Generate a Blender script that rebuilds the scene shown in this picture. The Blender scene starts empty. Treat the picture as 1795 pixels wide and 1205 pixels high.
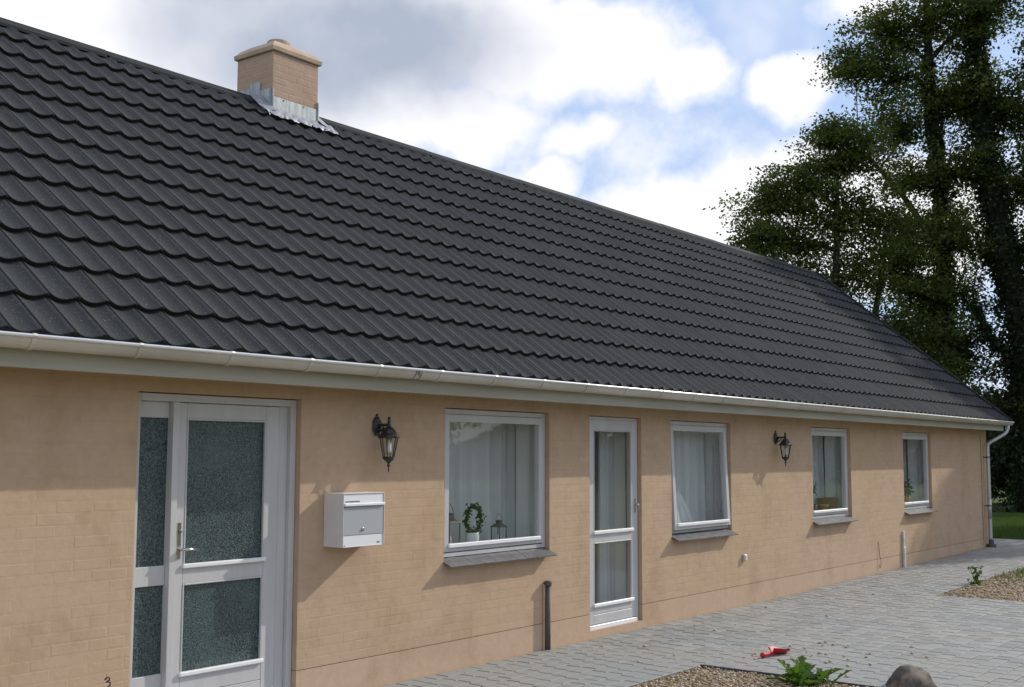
import bpy, math, random
import numpy as np
from mathutils import Vector, Matrix
rng = random.Random(7)
PI = math.pi
S = bpy.context.scene
COL = S.collection

# ------------------------------------------------------------------ camera, sky, sun, exposure
CAM = Vector((0.0, -6.475, 1.807))
YAW, PITCH, ROLL = math.radians(52.498), math.radians(5.429), math.radians(0.2017)
fw = Vector((math.sin(YAW) * math.cos(PITCH), math.cos(YAW) * math.cos(PITCH), math.sin(PITCH)))
rt = Vector((math.cos(YAW), -math.sin(YAW), 0)); up = rt.cross(fw)
rt2 = rt * math.cos(ROLL) + up * math.sin(ROLL); up2 = -rt * math.sin(ROLL) + up * math.cos(ROLL)
cd = bpy.data.cameras.new('camera'); cam = bpy.data.objects.new('camera', cd); COL.objects.link(cam)
cd.sensor_width = 36; cd.lens = 36 * 2040 / 1795; cd.clip_start = 0.05; cd.clip_end = 3000
cam.matrix_world = Matrix(((rt2.x, up2.x, -fw.x, CAM.x), (rt2.y, up2.y, -fw.y, CAM.y), (rt2.z, up2.z, -fw.z, CAM.z), (0, 0, 0, 1)))
S.camera = cam
SUN = Vector((2.95, -1.0, 1.87)).normalized()
sd = bpy.data.lights.new('sun', 'SUN'); sun = bpy.data.objects.new('sun', sd); COL.objects.link(sun)
sd.energy = 3.3; sd.angle = math.radians(0.53); sd.color = (1.0, 0.94, 0.85)
sun.rotation_euler = SUN.to_track_quat('Z', 'Y').to_euler(); sun.location = (10, -10, 20)
S.view_settings.view_transform = 'Standard'; S.view_settings.look = 'None'
S.view_settings.exposure = 0.0; S.view_settings.gamma = 1.0; S.view_settings.use_curve_mapping = False
S.render.engine = 'CYCLES'
S.cycles.use_denoising = True
S.cycles.max_bounces = 6; S.cycles.diffuse_bounces = 3; S.cycles.glossy_bounces = 3; S.cycles.transparent_max_bounces = 12
S.cycles.sample_clamp_indirect = 6.0


class NT:
    """small helper for node trees"""
    def __init__(s, nt): s.nt = nt
    def n(s, typ, **kw):
        nd = s.nt.nodes.new(typ)
        for k, v in kw.items():
            if k.startswith('_'): setattr(nd, k[1:], v)
        for k, v in kw.items():
            if k.startswith('_'): continue
            sock = nd.inputs[int(k[1:])] if k[0] == 'i' and k[1:].isdigit() else nd.inputs[k.replace('__', ' ')]
            if hasattr(v, 'is_output') or isinstance(v, bpy.types.NodeSocket): s.nt.links.new(v, sock)
            else: sock.default_value = v
        return nd
    def m(s, op, a, b=0.0, c=0.0, clamp=False):
        return s.n('ShaderNodeMath', _operation=op, _use_clamp=clamp, i0=a, i1=b, i2=c).outputs[0]
    def mix(s, f, a, b):
        nd = s.nt.nodes.new('ShaderNodeMix'); nd.data_type = 'RGBA'
        for i, v in ((0, f), (6, a), (7, b)):
            if isinstance(v, bpy.types.NodeSocket): s.nt.links.new(v, nd.inputs[i])
            else: nd.inputs[i].default_value = v if i == 0 else (*v, 1)
        return nd.outputs[2]
    def noise(s, vec, scale, detail=3.0, rough=0.5, dist=0.0):
        return s.n('ShaderNodeTexNoise', Vector=vec, Scale=scale, Detail=detail, Roughness=rough, Distortion=dist).outputs[0]
    def ramp(s, f, a, b):
        nd = s.n('ShaderNodeMapRange', _interpolation_type='SMOOTHSTEP', Value=f)
        nd.inputs[1].default_value = a; nd.inputs[2].default_value = b
        return nd.outputs[0]
    def vmul(s, v, k):
        return s.n('ShaderNodeVectorMath', _operation='MULTIPLY', i0=v, i1=k).outputs[0]


def build_world():
    w = bpy.data.worlds.new('World'); S.world = w; w.use_nodes = True
    T = NT(w.node_tree); w.node_tree.nodes.clear()
    sky = T.n('ShaderNodeTexSky', _sky_type='NISHITA')
    sky.sun_disc = False; sky.sun_elevation = math.asin(SUN.z); sky.sun_rotation = math.atan2(SUN.x, SUN.y)
    sky.altitude = 0; sky.air_density = 1.0; sky.dust_density = 1.2; sky.ozone_density = 1.2
    d = T.n('ShaderNodeTexCoord').outputs['Generated']
    # clouds live on a flat-ish layer seen as azimuth (u) and elevation (v) in degrees
    nz = T.n('ShaderNodeTexNoise', Vector=d, Scale=5.0, Detail=3.0, Roughness=0.6)
    wob = T.n('ShaderNodeVectorMath', _operation='SUBTRACT', i0=nz.outputs['Color'], i1=(0.5, 0.5, 0.5)).outputs[0]
    wob = T.vmul(wob, (0.11, 0.11, 0.07))
    dd = T.n('ShaderNodeVectorMath', _operation='ADD', i0=d, i1=wob).outputs[0]
    nz2 = T.n('ShaderNodeTexNoise', Vector=d, Scale=34.0, Detail=2.0, Roughness=0.6)
    wob2 = T.n('ShaderNodeVectorMath', _operation='SUBTRACT', i0=nz2.outputs['Color'], i1=(0.5, 0.5, 0.5)).outputs[0]
    dd = T.n('ShaderNodeVectorMath', _operation='ADD', i0=dd, i1=T.vmul(wob2, (0.03, 0.03, 0.02))).outputs[0]
    sx = T.n('ShaderNodeSeparateXYZ', Vector=dd)
    u = T.m('MULTIPLY', T.m('ARCTAN2', sx.outputs[0], sx.outputs[1]), 180 / PI)
    v = T.m('MULTIPLY', T.m('ARCSINE', T.m('MINIMUM', T.m('MAXIMUM', sx.outputs[2], -1), 1)), 180 / PI)

    def ell(u0, v0, a, b, soft=1.0):
        x = T.m('DIVIDE', T.m('SUBTRACT', u, u0), a); y = T.m('DIVIDE', T.m('SUBTRACT', v, v0), b)
        r = T.m('SQRT', T.m('ADD', T.m('MULTIPLY', x, x), T.m('MULTIPLY', y, y)))
        return T.m('MULTIPLY', T.m('SUBTRACT', 1.0, r), soft)
    f = None
    for e in [(37.5, 23.0, 19.5, 9.5, 2.0), (54.3, 19.4, 7.8, 3.0, 1.1), (61.2, 18.2, 2.8, 1.9, .9), (49.0, 16.2, 6.8, 2.3, .9), (56.0, 15.2, 2.6, 1.1, .45), (58.5, 14.2, 5.0, 2.2, .12),
              (54.2, 13.6, 2.0, 1.7, .6), (66.3, 17.5, 2.6, 1.8, .9), (68.5, 11.4, 9.5, 4.2, 1.4), (60.0, 11.2, 6.5, 2.2, .8),
              (70.0, 21.4, 2.8, 1.4, .5), (36.0, 12.0, 12.0, 6.0, 1.4), (88.0, 14.0, 9.0, 5.0, 1.2), (20.0, 16.0, 14.0, 7.0, 1.5)]:
        g = ell(*e); f = g if f is None else T.m('MAXIMUM', f, g)
    f = T.m('SUBTRACT', f, T.m('MULTIPLY', T.ramp(ell(32.3, 20.2, 4.6, 2.6), 0.0, 1.0), 0.62))
    # broken cumulus over the rest of the sky
    sep = T.n('ShaderNodeSeparateXYZ', Vector=d)
    zz = T.m('ADD', T.m('MAXIMUM', sep.outputs[2], 0.0), 0.22)
    px = T.m('DIVIDE', sep.outputs[0], zz); py = T.m('DIVIDE', sep.outputs[1], zz)
    flat = T.n('ShaderNodeCombineXYZ', X=px, Y=py).outputs[0]
    gn = T.noise(flat, 1.1, 4.0, 0.55)
    inside = T.ramp(ell(52.5, 10.0, 34.0, 26.0), 0.0, 0.35)
    gl = T.m('SUBTRACT', T.m('MULTIPLY', T.m('SUBTRACT', gn, 0.47), 3.0), T.m('MULTIPLY', inside, 2.0))
    f = T.m('MAXIMUM', f, gl)
    fine = T.noise(d, 20.0, 4.0, 0.62)
    f2 = T.m('ADD', f, T.m('MULTIPLY', T.m('SUBTRACT', fine, 0.5), 0.62))
    mask = T.ramp(f2, -0.16, 0.42)
    thin = T.m('MULTIPLY', T.ramp(T.noise(d, 9.0, 3.0, 0.6), 0.40, 0.78), 0.5)
    mask = T.m('MAXIMUM', mask, thin)
    # thick middle of the big cloud is grey from below, its rims are white
    sh = T.m('MAXIMUM', T.ramp(ell(44.0, 19.4, 13.0, 4.8), 0.0, 0.75), T.m('MULTIPLY', T.ramp(ell(38.5, 21.0, 8.0, 5.0), 0.0, 0.8), .8))
    thick = T.ramp(gl, 0.35, 1.0)
    sh = T.m('MAXIMUM', sh, T.m('MULTIPLY', thick, 0.8))
    sh = T.m('MULTIPLY', sh, T.m('ADD', 0.55, T.m('MULTIPLY', T.noise(d, 9.0, 4.0, 0.55), 0.85)), clamp=True)
    lump = T.m('MULTIPLY', T.ramp(T.noise(dd, 13.0, 4.0, 0.5), 0.35, 0.7), 0.16)
    white = T.mix(lump, (11.0, 10.9, 11.3), (8.2, 8.6, 9.6))
    cl = T.mix(sh, white, (4.5, 5.1, 6.3))
    skyc = T.mix(0.66, sky.outputs[0], (5.2, 7.1, 10.9))
    col = T.mix(mask, skyc, cl)
    bg = T.n('ShaderNodeBackground', Color=col, Strength=0.10)
    out = T.n('ShaderNodeOutputWorld', Surface=bg.outputs[0])


build_world()

# ------------------------------------------------------------------ materials
MATS = {}


def material(name, col, rough=0.7, metal=0.0, spec=0.5, fn=None):
    m = bpy.data.materials.new(name); m.use_nodes = True
    T = NT(m.node_tree); b = m.node_tree.nodes['Principled BSDF']
    b.inputs['Base Color'].default_value = (*col, 1); b.inputs['Roughness'].default_value = rough
    b.inputs['Metallic'].default_value = metal; b.inputs['Specular IOR Level'].default_value = spec
    if fn: fn(T, b)
    MATS[name] = m
    return m


def pos(T): return T.n('ShaderNodeNewGeometry').outputs['Position']
def isl(T): return T.n('ShaderNodeNewGeometry').outputs['Random Per Island']
def link(T, a, b): T.nt.links.new(a, b)


def bump(T, b, h, strength, dist):
    nd = T.n('ShaderNodeBump', Strength=strength, Distance=dist, Height=h)
    link(T, nd.outputs[0], b.inputs['Normal'])


def varied(c1, c2, scale=3.0, detail=5.0, lo=0.3, hi=0.7, bs=None, bd=0.002, bstr=0.4, per=0.0, stretch=None):
    def fn(T, b):
        p = pos(T)
        if stretch: p = T.vmul(p, stretch)
        c = T.mix(T.ramp(T.noise(p, scale, detail, 0.6), lo, hi), c1, c2)
        if per:
            c2n = T.n('ShaderNodeHueSaturation', Color=c, Value=T.m('ADD', 1.0 - per / 2, T.m('MULTIPLY', isl(T), per)))
            c = c2n.outputs[0]
        link(T, c, b.inputs['Base Color'])
        if bs: bump(T, b, T.noise(pos(T), bs, 4.0, 0.6), bstr, bd)
    return fn


def wall_fn(base, pink, stain, per):
    def fn(T, b):
        p = pos(T)
        c = T.mix(T.ramp(T.noise(p, 0.55, 4.0, 0.55), 0.35, 0.68), base, pink)
        st = T.ramp(T.noise(p, 1.7, 6.0, 0.66), 0.46, 0.70)
        c = T.mix(T.m('MULTIPLY', st, 0.85), c, stain)
        sk = T.ramp(T.noise(T.vmul(p, (5.0, 5.0, 0.45)), 1.6, 4.0, 0.6), 0.55, 0.8)
        c = T.mix(T.m('MULTIPLY', sk, 0.5), c, stain)
        gr = T.noise(p, 160.0, 3.0, 0.7); md = T.noise(p, 14.0, 5.0, 0.65)
        val = T.m('ADD', 0.80, T.m('ADD', T.m('MULTIPLY', gr, 0.16), T.m('MULTIPLY', md, 0.26)))
        if per: val = T.m('MULTIPLY', val, T.m('ADD', 1 - per / 2, T.m('MULTIPLY', isl(T), per)))
        hs = T.n('ShaderNodeHueSaturation', Color=c, Value=val)
        link(T, hs.outputs[0], b.inputs['Base Color'])
        h = T.m('ADD', T.m('MULTIPLY', T.noise(p, 40.0, 4.0, 0.6), 0.6), T.m('MULTIPLY', T.noise(p, 9.0, 3.0, 0.5), 1.2))
        bump(T, b, h, 0.6, 0.0035)
    return fn


PEACH = (0.506, 0.361, 0.237)
material('limewash', PEACH, 0.9, 0, 0.15, wall_fn(PEACH, (0.505, 0.366, 0.257), (0.43, 0.30, 0.193), 0.05))
material('limewash_joint', PEACH, 0.95, 0, 0.1, wall_fn((0.498, 0.354, 0.232), (0.497, 0.359, 0.251), (0.422, 0.293, 0.188), 0))
material('plinth_render', PEACH, 0.9, 0, 0.15, wall_fn((0.52, 0.373, 0.255), (0.52, 0.382, 0.277), (0.44, 0.305, 0.198), 0))
material('chimney_wash', PEACH, 0.9, 0, 0.15, wall_fn((0.46, 0.328, 0.240), (0.48, 0.346, 0.262), (0.42, 0.293, 0.208), 0.03))
material('chimney_cap', PEACH, 0.85, 0, 0.2, varied((0.52, 0.39, 0.30), (0.42, 0.32, 0.23), 5, bs=40, bd=0.004))
material('white_paint', (0.74, 0.735, 0.72), 0.42, 0, 0.5, varied((0.55, 0.545, 0.54), (0.49, 0.485, 0.475), 6, bs=30, bd=0.0006, bstr=0.2, stretch=(1, 1, .2)))
material('grey_seal', (0.06, 0.06, 0.06), 0.6)
material('white_alu', (0.82, 0.82, 0.82), 0.3, 0.0, 0.6)
material('fascia_paint', (0.42, 0.40, 0.33), 0.6, 0, 0.4, varied((0.42, 0.40, 0.33), (0.35, 0.335, 0.27), 2.2, stretch=(0.5, 1, 5), bs=40, bd=0.0008))
material('gutter_metal', (0.66, 0.63, 0.57), 0.38, 0.25, 0.5, varied((0.60, 0.575, 0.52), (0.50, 0.475, 0.42), 3, stretch=(0.6, 1, 1)))
material('gutter_bead', (0.86, 0.86, 0.86), 0.3, 0.4, 0.5)
material('zinc_pipe', (0.55, 0.56, 0.56), 0.4, 0.5, 0.5, varied((0.58, 0.59, 0.59), (0.46, 0.47, 0.47), 4, stretch=(1, 1, .3)))
material('black_iron', (0.018, 0.018, 0.02), 0.45, 0, 0.5, varied((0.016, 0.016, 0.018), (0.03, 0.03, 0.03), 30, bs=120, bd=0.001))
material('bulb_white', (0.8, 0.8, 0.78), 0.4)
material('rust_iron', (0.1, 0.07, 0.05), 0.7, 0.3, 0.4, varied((0.12, 0.115, 0.115), (0.10, 0.055, 0.03), 9, bs=90, bd=0.002, stretch=(1, 1, .4)))
material('pole_plastic', (0.62, 0.64, 0.63), 0.5, 0, 0.4, varied((0.64, 0.66, 0.65), (0.5, 0.5, 0.48), 7))
material('steel', (0.55, 0.54, 0.52), 0.25, 1.0)
material('dark_steel', (0.18, 0.18, 0.18), 0.4, 0.8)
material('mail_body', (0.72, 0.69, 0.67), 0.45, 0, 0.5, varied((0.73, 0.70, 0.68), (0.68, 0.65, 0.63), 8))
material('mail_front', (0.78, 0.79, 0.79), 0.4, 0, 0.5)
material('mail_grey', (0.40, 0.42, 0.42), 0.42, 0, 0.5)
material('print_black', (0.04, 0.04, 0.04), 0.6)
material('red_plastic', (0.50, 0.012, 0.018), 0.5, 0, 0.35)
material('slate', (0.10, 0.10, 0.108), 0.5, 0, 0.5, varied((0.085, 0.085, 0.092), (0.13, 0.128, 0.13), 12, bs=60, bd=0.0015, per=0.25))
material('room_white', (0.78, 0.79, 0.76), 0.9)
material('room_floor', (0.16, 0.10, 0.06), 0.6, 0, 0.4, varied((0.2, 0.13, 0.07), (0.12, 0.075, 0.04), 6, stretch=(.3, 4, 1)))
material('terracotta', (0.42, 0.20, 0.08), 0.8, 0, 0.3, varied((0.45, 0.24, 0.09), (0.33, 0.16, 0.06), 20))
material('wicker', (0.12, 0.05, 0.025), 0.75, 0, 0.3, varied((0.16, 0.07, 0.03), (0.06, 0.028, 0.015), 90, stretch=(1, 1, 3)))
material('glazed_pot', (0.72, 0.74, 0.72), 0.25, 0, 0.5)
material('pot_soil', (0.03, 0.02, 0.014), 0.95)
material('red_flower', (0.35, 0.02, 0.02), 0.6)
material('old_metal', (0.16, 0.15, 0.13), 0.5, 0.6)


def granule_fn(T, b):
    p = pos(T)
    c = T.mix(T.ramp(T.noise(p, 320.0, 2.0, 0.6), 0.3, 0.75), (0.0175, 0.0195, 0.0208), (0.056, 0.061, 0.064))
    c = T.mix(T.m('MULTIPLY', T.ramp(T.noise(p, 0.7, 4.0, 0.6), 0.35, 0.75), 0.35), c, (0.031, 0.031, 0.030))
    sp = T.ramp(T.noise(p, 150.0, 1.0, 0.4), 0.725, 0.77)
    c = T.mix(sp, c, (0.36, 0.37, 0.38))
    hs = T.n('ShaderNodeHueSaturation', Color=c, Value=T.m('ADD', 0.84, T.m('MULTIPLY', isl(T), 0.32)))
    link(T, hs.outputs[0], b.inputs['Base Color'])
    bump(T, b, T.noise(p, 260.0, 2.0, 0.6), 0.6, 0.0015)


material('tile_granule', (0.04, 0.042, 0.046), 0.85, 0, 0.22, granule_fn)
material('ridge_metal', (0.05, 0.056, 0.06), 0.8, 0, 0.2, varied((0.019, 0.023, 0.024), (0.030, 0.035, 0.035), 5, bs=200, bd=0.0008, stretch=(.6, 2, 2)))
material('lead', (0.34, 0.37, 0.38), 0.5, 0.5, 0.5, varied((0.40, 0.43, 0.43), (0.24, 0.27, 0.28), 6, stretch=(3, 3, .5), bs=30, bd=0.004))
material('alu_flash', (0.34, 0.36, 0.39), 0.6, 0.4, 0.4, varied((0.36, 0.38, 0.41), (0.24, 0.25, 0.28), 12, bs=22, bd=0.008, bstr=0.5))


def paver_fn(T, b):
    p = pos(T)
    c = T.mix(T.ramp(T.noise(p, 0.9, 5.0, 0.6), 0.3, 0.72), (0.262, 0.266, 0.259), (0.285, 0.277, 0.25))
    c = T.mix(T.m('MULTIPLY', T.ramp(T.noise(T.vmul(p, (1, 2.5, 1)), 1.6, 5.0, 0.65), 0.60, 0.74), 0.5), c, (0.42, 0.38, 0.28))
    v = T.m('ADD', 0.72, T.m('ADD', T.m('MULTIPLY', isl(T), 0.26), T.m('ADD', T.m('MULTIPLY', T.noise(p, 130.0, 3.0, 0.7), 0.20), T.m('MULTIPLY', T.noise(p, 17.0, 4.0, 0.6), 0.12))))
    hs = T.n('ShaderNodeHueSaturation', Color=c, Value=v)
    link(T, hs.outputs[0], b.inputs['Base Color'])
    bump(T, b, T.noise(p, 110.0, 4.0, 0.65), 0.5, 0.002)


material('paver', (0.28, 0.28, 0.28), 0.85, 0, 0.25, paver_fn)
material('joint_sand', (0.12, 0.10, 0.07), 0.95, 0, 0.1, varied((0.09, 0.08, 0.06), (0.23, 0.18, 0.10), 5, 6, 0.42, 0.7, bs=200, bd=0.003))
material('wall_sand', (0.4, 0.31, 0.18), 0.95, 0, 0.1, varied((0.42, 0.33, 0.19), (0.3, 0.23, 0.13), 30, bs=200, bd=0.003))


def gravel_fn(T, b):
    r = isl(T)
    cr = T.n('ShaderNodeValToRGB', Fac=r); e = cr.color_ramp.elements
    for i, (q, c) in enumerate([(0.0, (0.42, 0.34, 0.22)), (0.25, (0.30, 0.22, 0.12)), (0.45, (0.55, 0.48, 0.38)), (0.62, (0.20, 0.17, 0.14)), (0.8, (0.40, 0.26, 0.12)), (1.0, (0.62, 0.56, 0.46))]):
        if i < 2: el = e[i]; el.position = q
        else: el = e.new(q)
        el.color = (*c, 1)
    link(T, cr.outputs[0], b.inputs['Base Color'])


material('pebble', (0.4, 0.33, 0.22), 0.8, 0, 0.3, gravel_fn)
material('gravel_ground', (0.26, 0.2, 0.11), 0.95, 0, 0.1, varied((0.40, 0.31, 0.17), (0.22, 0.17, 0.10), 60, 5, bs=90, bd=0.012))
material('lawn_soil', (0.05, 0.085, 0.022), 0.95, 0, 0.1, varied((0.045, 0.085, 0.02), (0.085, 0.11, 0.03), 1.5, 6, bs=60, bd=0.02))


def leaf_fn(c1, c2, tr):
    def fn(T, b):
        r = isl(T)
        c = T.mix(T.ramp(r, 0.0, 1.0), c1, c2)
        c = T.mix(T.m('MULTIPLY', T.ramp(T.noise(pos(T), 0.6, 3.0, 0.5), 0.4, 0.7), 0.5), c, c2)
        link(T, c, b.inputs['Base Color'])
        tb = T.n('ShaderNodeBsdfTranslucent', Color=T.mix(0.35, c, tr))
        ms = T.n('ShaderNodeMixShader', Fac=0.38)
        link(T, b.outputs[0], ms.inputs[1]); link(T, tb.outputs[0], ms.inputs[2])
        link(T, ms.outputs[0], T.nt.nodes['Material Output'].inputs[0])
    return fn


material('beech_leaf', (0.04, 0.07, 0.018), 0.5, 0, 0.4, leaf_fn((0.032, 0.060, 0.014), (0.086, 0.110, 0.020), (0.29, 0.37, 0.02)))
material('ivy_leaf', (0.02, 0.04, 0.012), 0.5, 0, 0.4, leaf_fn((0.016, 0.034, 0.011), (0.028, 0.05, 0.014), (0.04, 0.07, 0.01)))
material('garden_leaf', (0.05, 0.1, 0.025), 0.5, 0, 0.4, leaf_fn((0.04, 0.075, 0.02), (0.075, 0.12, 0.03), (0.15, 0.22, 0.03)))
material('weed_leaf', (0.07, 0.16, 0.02), 0.5, 0, 0.4, leaf_fn((0.035, 0.095, 0.014), (0.075, 0.15, 0.022), (0.2, 0.32, 0.02)))
material('ivy_green', (0.03, 0.07, 0.015), 0.5, 0, 0.4, leaf_fn((0.03, 0.07, 0.012), (0.06, 0.11, 0.02), (0.1, 0.2, 0.02)))
material('grass_blade', (0.05, 0.09, 0.02), 0.6, 0, 0.3, leaf_fn((0.042, 0.085, 0.016), (0.075, 0.115, 0.024), (0.12, 0.22, 0.03)))
material('bark', (0.04, 0.034, 0.026), 0.9, 0, 0.2, varied((0.022, 0.019, 0.015), (0.05, 0.043, 0.034), 6, stretch=(2, 2, .5), bs=12, bd=0.03))
material('boulder', (0.2, 0.16, 0.12), 0.85, 0, 0.2, varied((0.20, 0.165, 0.13), (0.085, 0.075, 0.065), 7, 6, 0.42, 0.58, bs=22, bd=0.02))


def glass_mat(name, tint, k, rough=0.0, bumpfn=None):
    m = bpy.data.materials.new(name); m.use_nodes = True; T = NT(m.node_tree); m.node_tree.nodes.clear()
    tr = T.n('ShaderNodeBsdfTransparent', Color=(*tint, 1)); gl = T.n('ShaderNodeBsdfGlossy', Color=(1, 1, 1, 1), Roughness=rough)
    fc = T.n('ShaderNodeLayerWeight', Blend=0.5).outputs['Facing']
    fr = T.m('ADD', 0.043, T.m('MULTIPLY', T.m('POWER', fc, 5.0), 0.957))
    ms = T.n('ShaderNodeMixShader', Fac=T.m('MULTIPLY', fr, k, clamp=True))
    bp = T.n('ShaderNodeBump', Strength=0.12, Distance=0.004, Height=T.noise(pos(T), 1.3, 1.0))
    link(T, bp.outputs[0], gl.inputs['Normal'])
    link(T, tr.outputs[0], ms.inputs[1]); link(T, gl.outputs[0], ms.inputs[2])
    out = T.n('ShaderNodeOutputMaterial', Surface=ms.outputs[0]); MATS[name] = m


glass_mat('window_glass', (0.985, 0.995, 0.99), 0.75)
glass_mat('lamp_glass', (0.86, 0.88, 0.86), 1.2)


def obscure_fn(T, b):
    p = pos(T)
    wv = T.n('ShaderNodeTexVoronoi', Vector=T.vmul(p, (1.0, 1.0, 0.75)), Scale=150.0, Randomness=1.0)
    h = T.m('ADD', wv.outputs['Distance'], T.m('MULTIPLY', T.noise(p, 55.0, 3.0, 0.6), 0.9))
    c = T.mix(T.ramp(T.noise(T.vmul(p, (1.5, 1, 1)), 105.0, 3.0, 0.75), 0.40, 0.64), (0.008, 0.013, 0.013), (0.115, 0.165, 0.162))  # opaque pane: dark room behind and speckled glints are put into the colour
    c = T.mix(T.m('MULTIPLY', T.ramp(T.noise(p, 2.2, 3.0, 0.5), 0.4, 0.75), 0.5), c, (0.075, 0.125, 0.135))
    link(T, c, b.inputs['Base Color'])
    bump(T, b, h, 0.75, 0.004)


material('obscure_glass', (0.03, 0.045, 0.045), 0.12, 0, 0.5, obscure_fn)


def cloth_fn(T, b):
    tb = T.n('ShaderNodeBsdfTranslucent', Color=(0.92, 0.93, 0.92, 1)); ms = T.n('ShaderNodeMixShader', Fac=0.4)
    tp = T.n('ShaderNodeBsdfTransparent', Color=(1, 1, 1, 1)); ms2 = T.n('ShaderNodeMixShader', Fac=0.06)
    link(T, b.outputs[0], ms.inputs[1]); link(T, tb.outputs[0], ms.inputs[2])
    link(T, ms.outputs[0], ms2.inputs[1]); link(T, tp.outputs[0], ms2.inputs[2])
    link(T, ms2.outputs[0], T.nt.nodes['Material Output'].inputs[0])


material('curtain_cloth', (0.92, 0.93, 0.92), 0.9, 0, 0.1, cloth_fn)
material('dark_gap_sheet', (0.09, 0.075, 0.06), 0.9, 0, 0.1)

# ------------------------------------------------------------------ mesh helpers


class MB:
    def __init__(s): s.v = []; s.f = []
    def add(s, vs, fs):
        o = len(s.v); s.v += [tuple(p) for p in vs]; s.f += [tuple(i + o for i in f) for f in fs]; return s
    def quad(s, a, b, c, d): return s.add([a, b, c, d], [(0, 1, 2, 3)])
    def box(s, x0, x1, y0, y1, z0, z1):
        return s.add([(x0, y0, z0), (x1, y0, z0), (x1, y1, z0), (x0, y1, z0), (x0, y0, z1), (x1, y0, z1), (x1, y1, z1), (x0, y1, z1)],
                     [(0, 3, 2, 1), (4, 5, 6, 7), (0, 1, 5, 4), (1, 2, 6, 5), (2, 3, 7, 6), (3, 0, 4, 7)])
    def cbox(s, x0, x1, y0, y1, z0, z1, c=0.003):
        # chamfered box from three nested slabs
        vs = []; idx = {}
        X = (x0, x1); Y = (y0, y1); Z = (z0, z1)
        for i in (0, 1):
            for j in (0, 1):
                for k in (0, 1):
                    sx, sy, sz = (c if i == 0 else -c), (c if j == 0 else -c), (c if k == 0 else -c)
                    idx[i, j, k, 'x'] = len(vs); vs.append((X[i], Y[j] + sy, Z[k] + sz))
                    idx[i, j, k, 'y'] = len(vs); vs.append((X[i] + sx, Y[j], Z[k] + sz))
                    idx[i, j, k, 'z'] = len(vs); vs.append((X[i] + sx, Y[j] + sy, Z[k]))
        I = idx; fs = []
        for i in (0, 1):
            q = [I[i, 0, 0, 'x'], I[i, 1, 0, 'x'], I[i, 1, 1, 'x'], I[i, 0, 1, 'x']]; fs.append(q if i else q[::-1])
            q = [I[0, i, 0, 'y'], I[0, i, 1, 'y'], I[1, i, 1, 'y'], I[1, i, 0, 'y']]; fs.append(q if i else q[::-1])
            q = [I[0, 0, i, 'z'], I[1, 0, i, 'z'], I[1, 1, i, 'z'], I[0, 1, i, 'z']]; fs.append(q if i else q[::-1])
        for i in (0, 1):
            for j in (0, 1):
                fl = (i + j) % 2
                q = [I[i, j, 0, 'x'], I[i, j, 1, 'x'], I[i, j, 1, 'y'], I[i, j, 0, 'y']]; fs.append(q[::-1] if fl else q)
                q = [I[i, 0, j, 'z'], I[i, 1, j, 'z'], I[i, 1, j, 'x'], I[i, 0, j, 'x']]; fs.append(q[::-1] if not fl else q)
                q = [I[0, i, j, 'y'], I[1, i, j, 'y'], I[1, i, j, 'z'], I[0, i, j, 'z']]; fs.append(q if fl else q[::-1])
                for k in (0, 1):
                    q = [I[i, j, k, 'x'], I[i, j, k, 'y'], I[i, j, k, 'z']]; fs.append(q if (i + j + k) % 2 else q[::-1])
        return s.add(vs, fs)
    def tube(s, pts, r, n=8, caps=True):
        pts = [Vector(p) for p in pts]; rs = r if isinstance(r, (list, tuple)) else [r] * len(pts)
        o = len(s.v); prev = None
        for i, p in enumerate(pts):
            t = (pts[min(i + 1, len(pts) - 1)] - pts[max(i - 1, 0)]).normalized()
            if prev is None:
                a = Vector((0, 0, 1)) if abs(t.z) < 0.9 else Vector((1, 0, 0)); nx = t.cross(a).normalized()
            else: nx = (prev - t * prev.dot(t)).normalized()
            prev = nx; ny = t.cross(nx)
            for k in range(n):
                a = 2 * PI * k / n; s.v.append(tuple(p + (nx * math.cos(a) + ny * math.sin(a)) * rs[i]))
        for i in range(len(pts) - 1):
            for k in range(n):
                a = o + i * n + k; b = o + i * n + (k + 1) % n; s.f.append((a, b, b + n, a + n))
        if caps:
            s.f.append(tuple(o + k for k in range(n))[::-1]); s.f.append(tuple(o + (len(pts) - 1) * n + k for k in range(n)))
        return s
    def lathe(s, prof, cx, cy, n=16, sx=1, sy=1, rot=0.0):
        o = len(s.v)
        for r, z in prof:
            for k in range(n):
                a = 2 * PI * k / n + rot; s.v.append((cx + r * sx * math.cos(a), cy + r * sy * math.sin(a), z))
        for i in range(len(prof) - 1):
            for k in range(n):
                a = o + i * n + k; b = o + i * n + (k + 1) % n; s.f.append((a, b, b + n, a + n))
        s.f.append(tuple(o + k for k in range(n))[::-1]); s.f.append(tuple(o + (len(prof) - 1) * n + k for k in range(n)))
        return s
    def mesh(s, name, mat, smooth=False):
        me = bpy.data.meshes.new(name); me.from_pydata(s.v, [], s.f)
        if mat: me.materials.append(MATS[mat])
        if smooth: me.polygons.foreach_set('use_smooth', [True] * len(me.polygons))
        me.update(); return me
    def build(s, name, mat, parent=None, smooth=False):
        return put(name, s.mesh(name, mat, smooth), parent)


def put(name, me, parent=None, loc=(0, 0, 0), rot=None):
    o = bpy.data.objects.new(name, me); COL.objects.link(o); o.location = loc
    if rot: o.rotation_euler = rot
    if parent:
        o.parent = parent
        # parts are modelled in world space; things sit at their own base point
        o.location = Vector(loc) - Vector(parent.get('_o', (0, 0, 0))) if me else loc
        o['_o'] = tuple(parent.get('_o', (0, 0, 0)))
    return o


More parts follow.
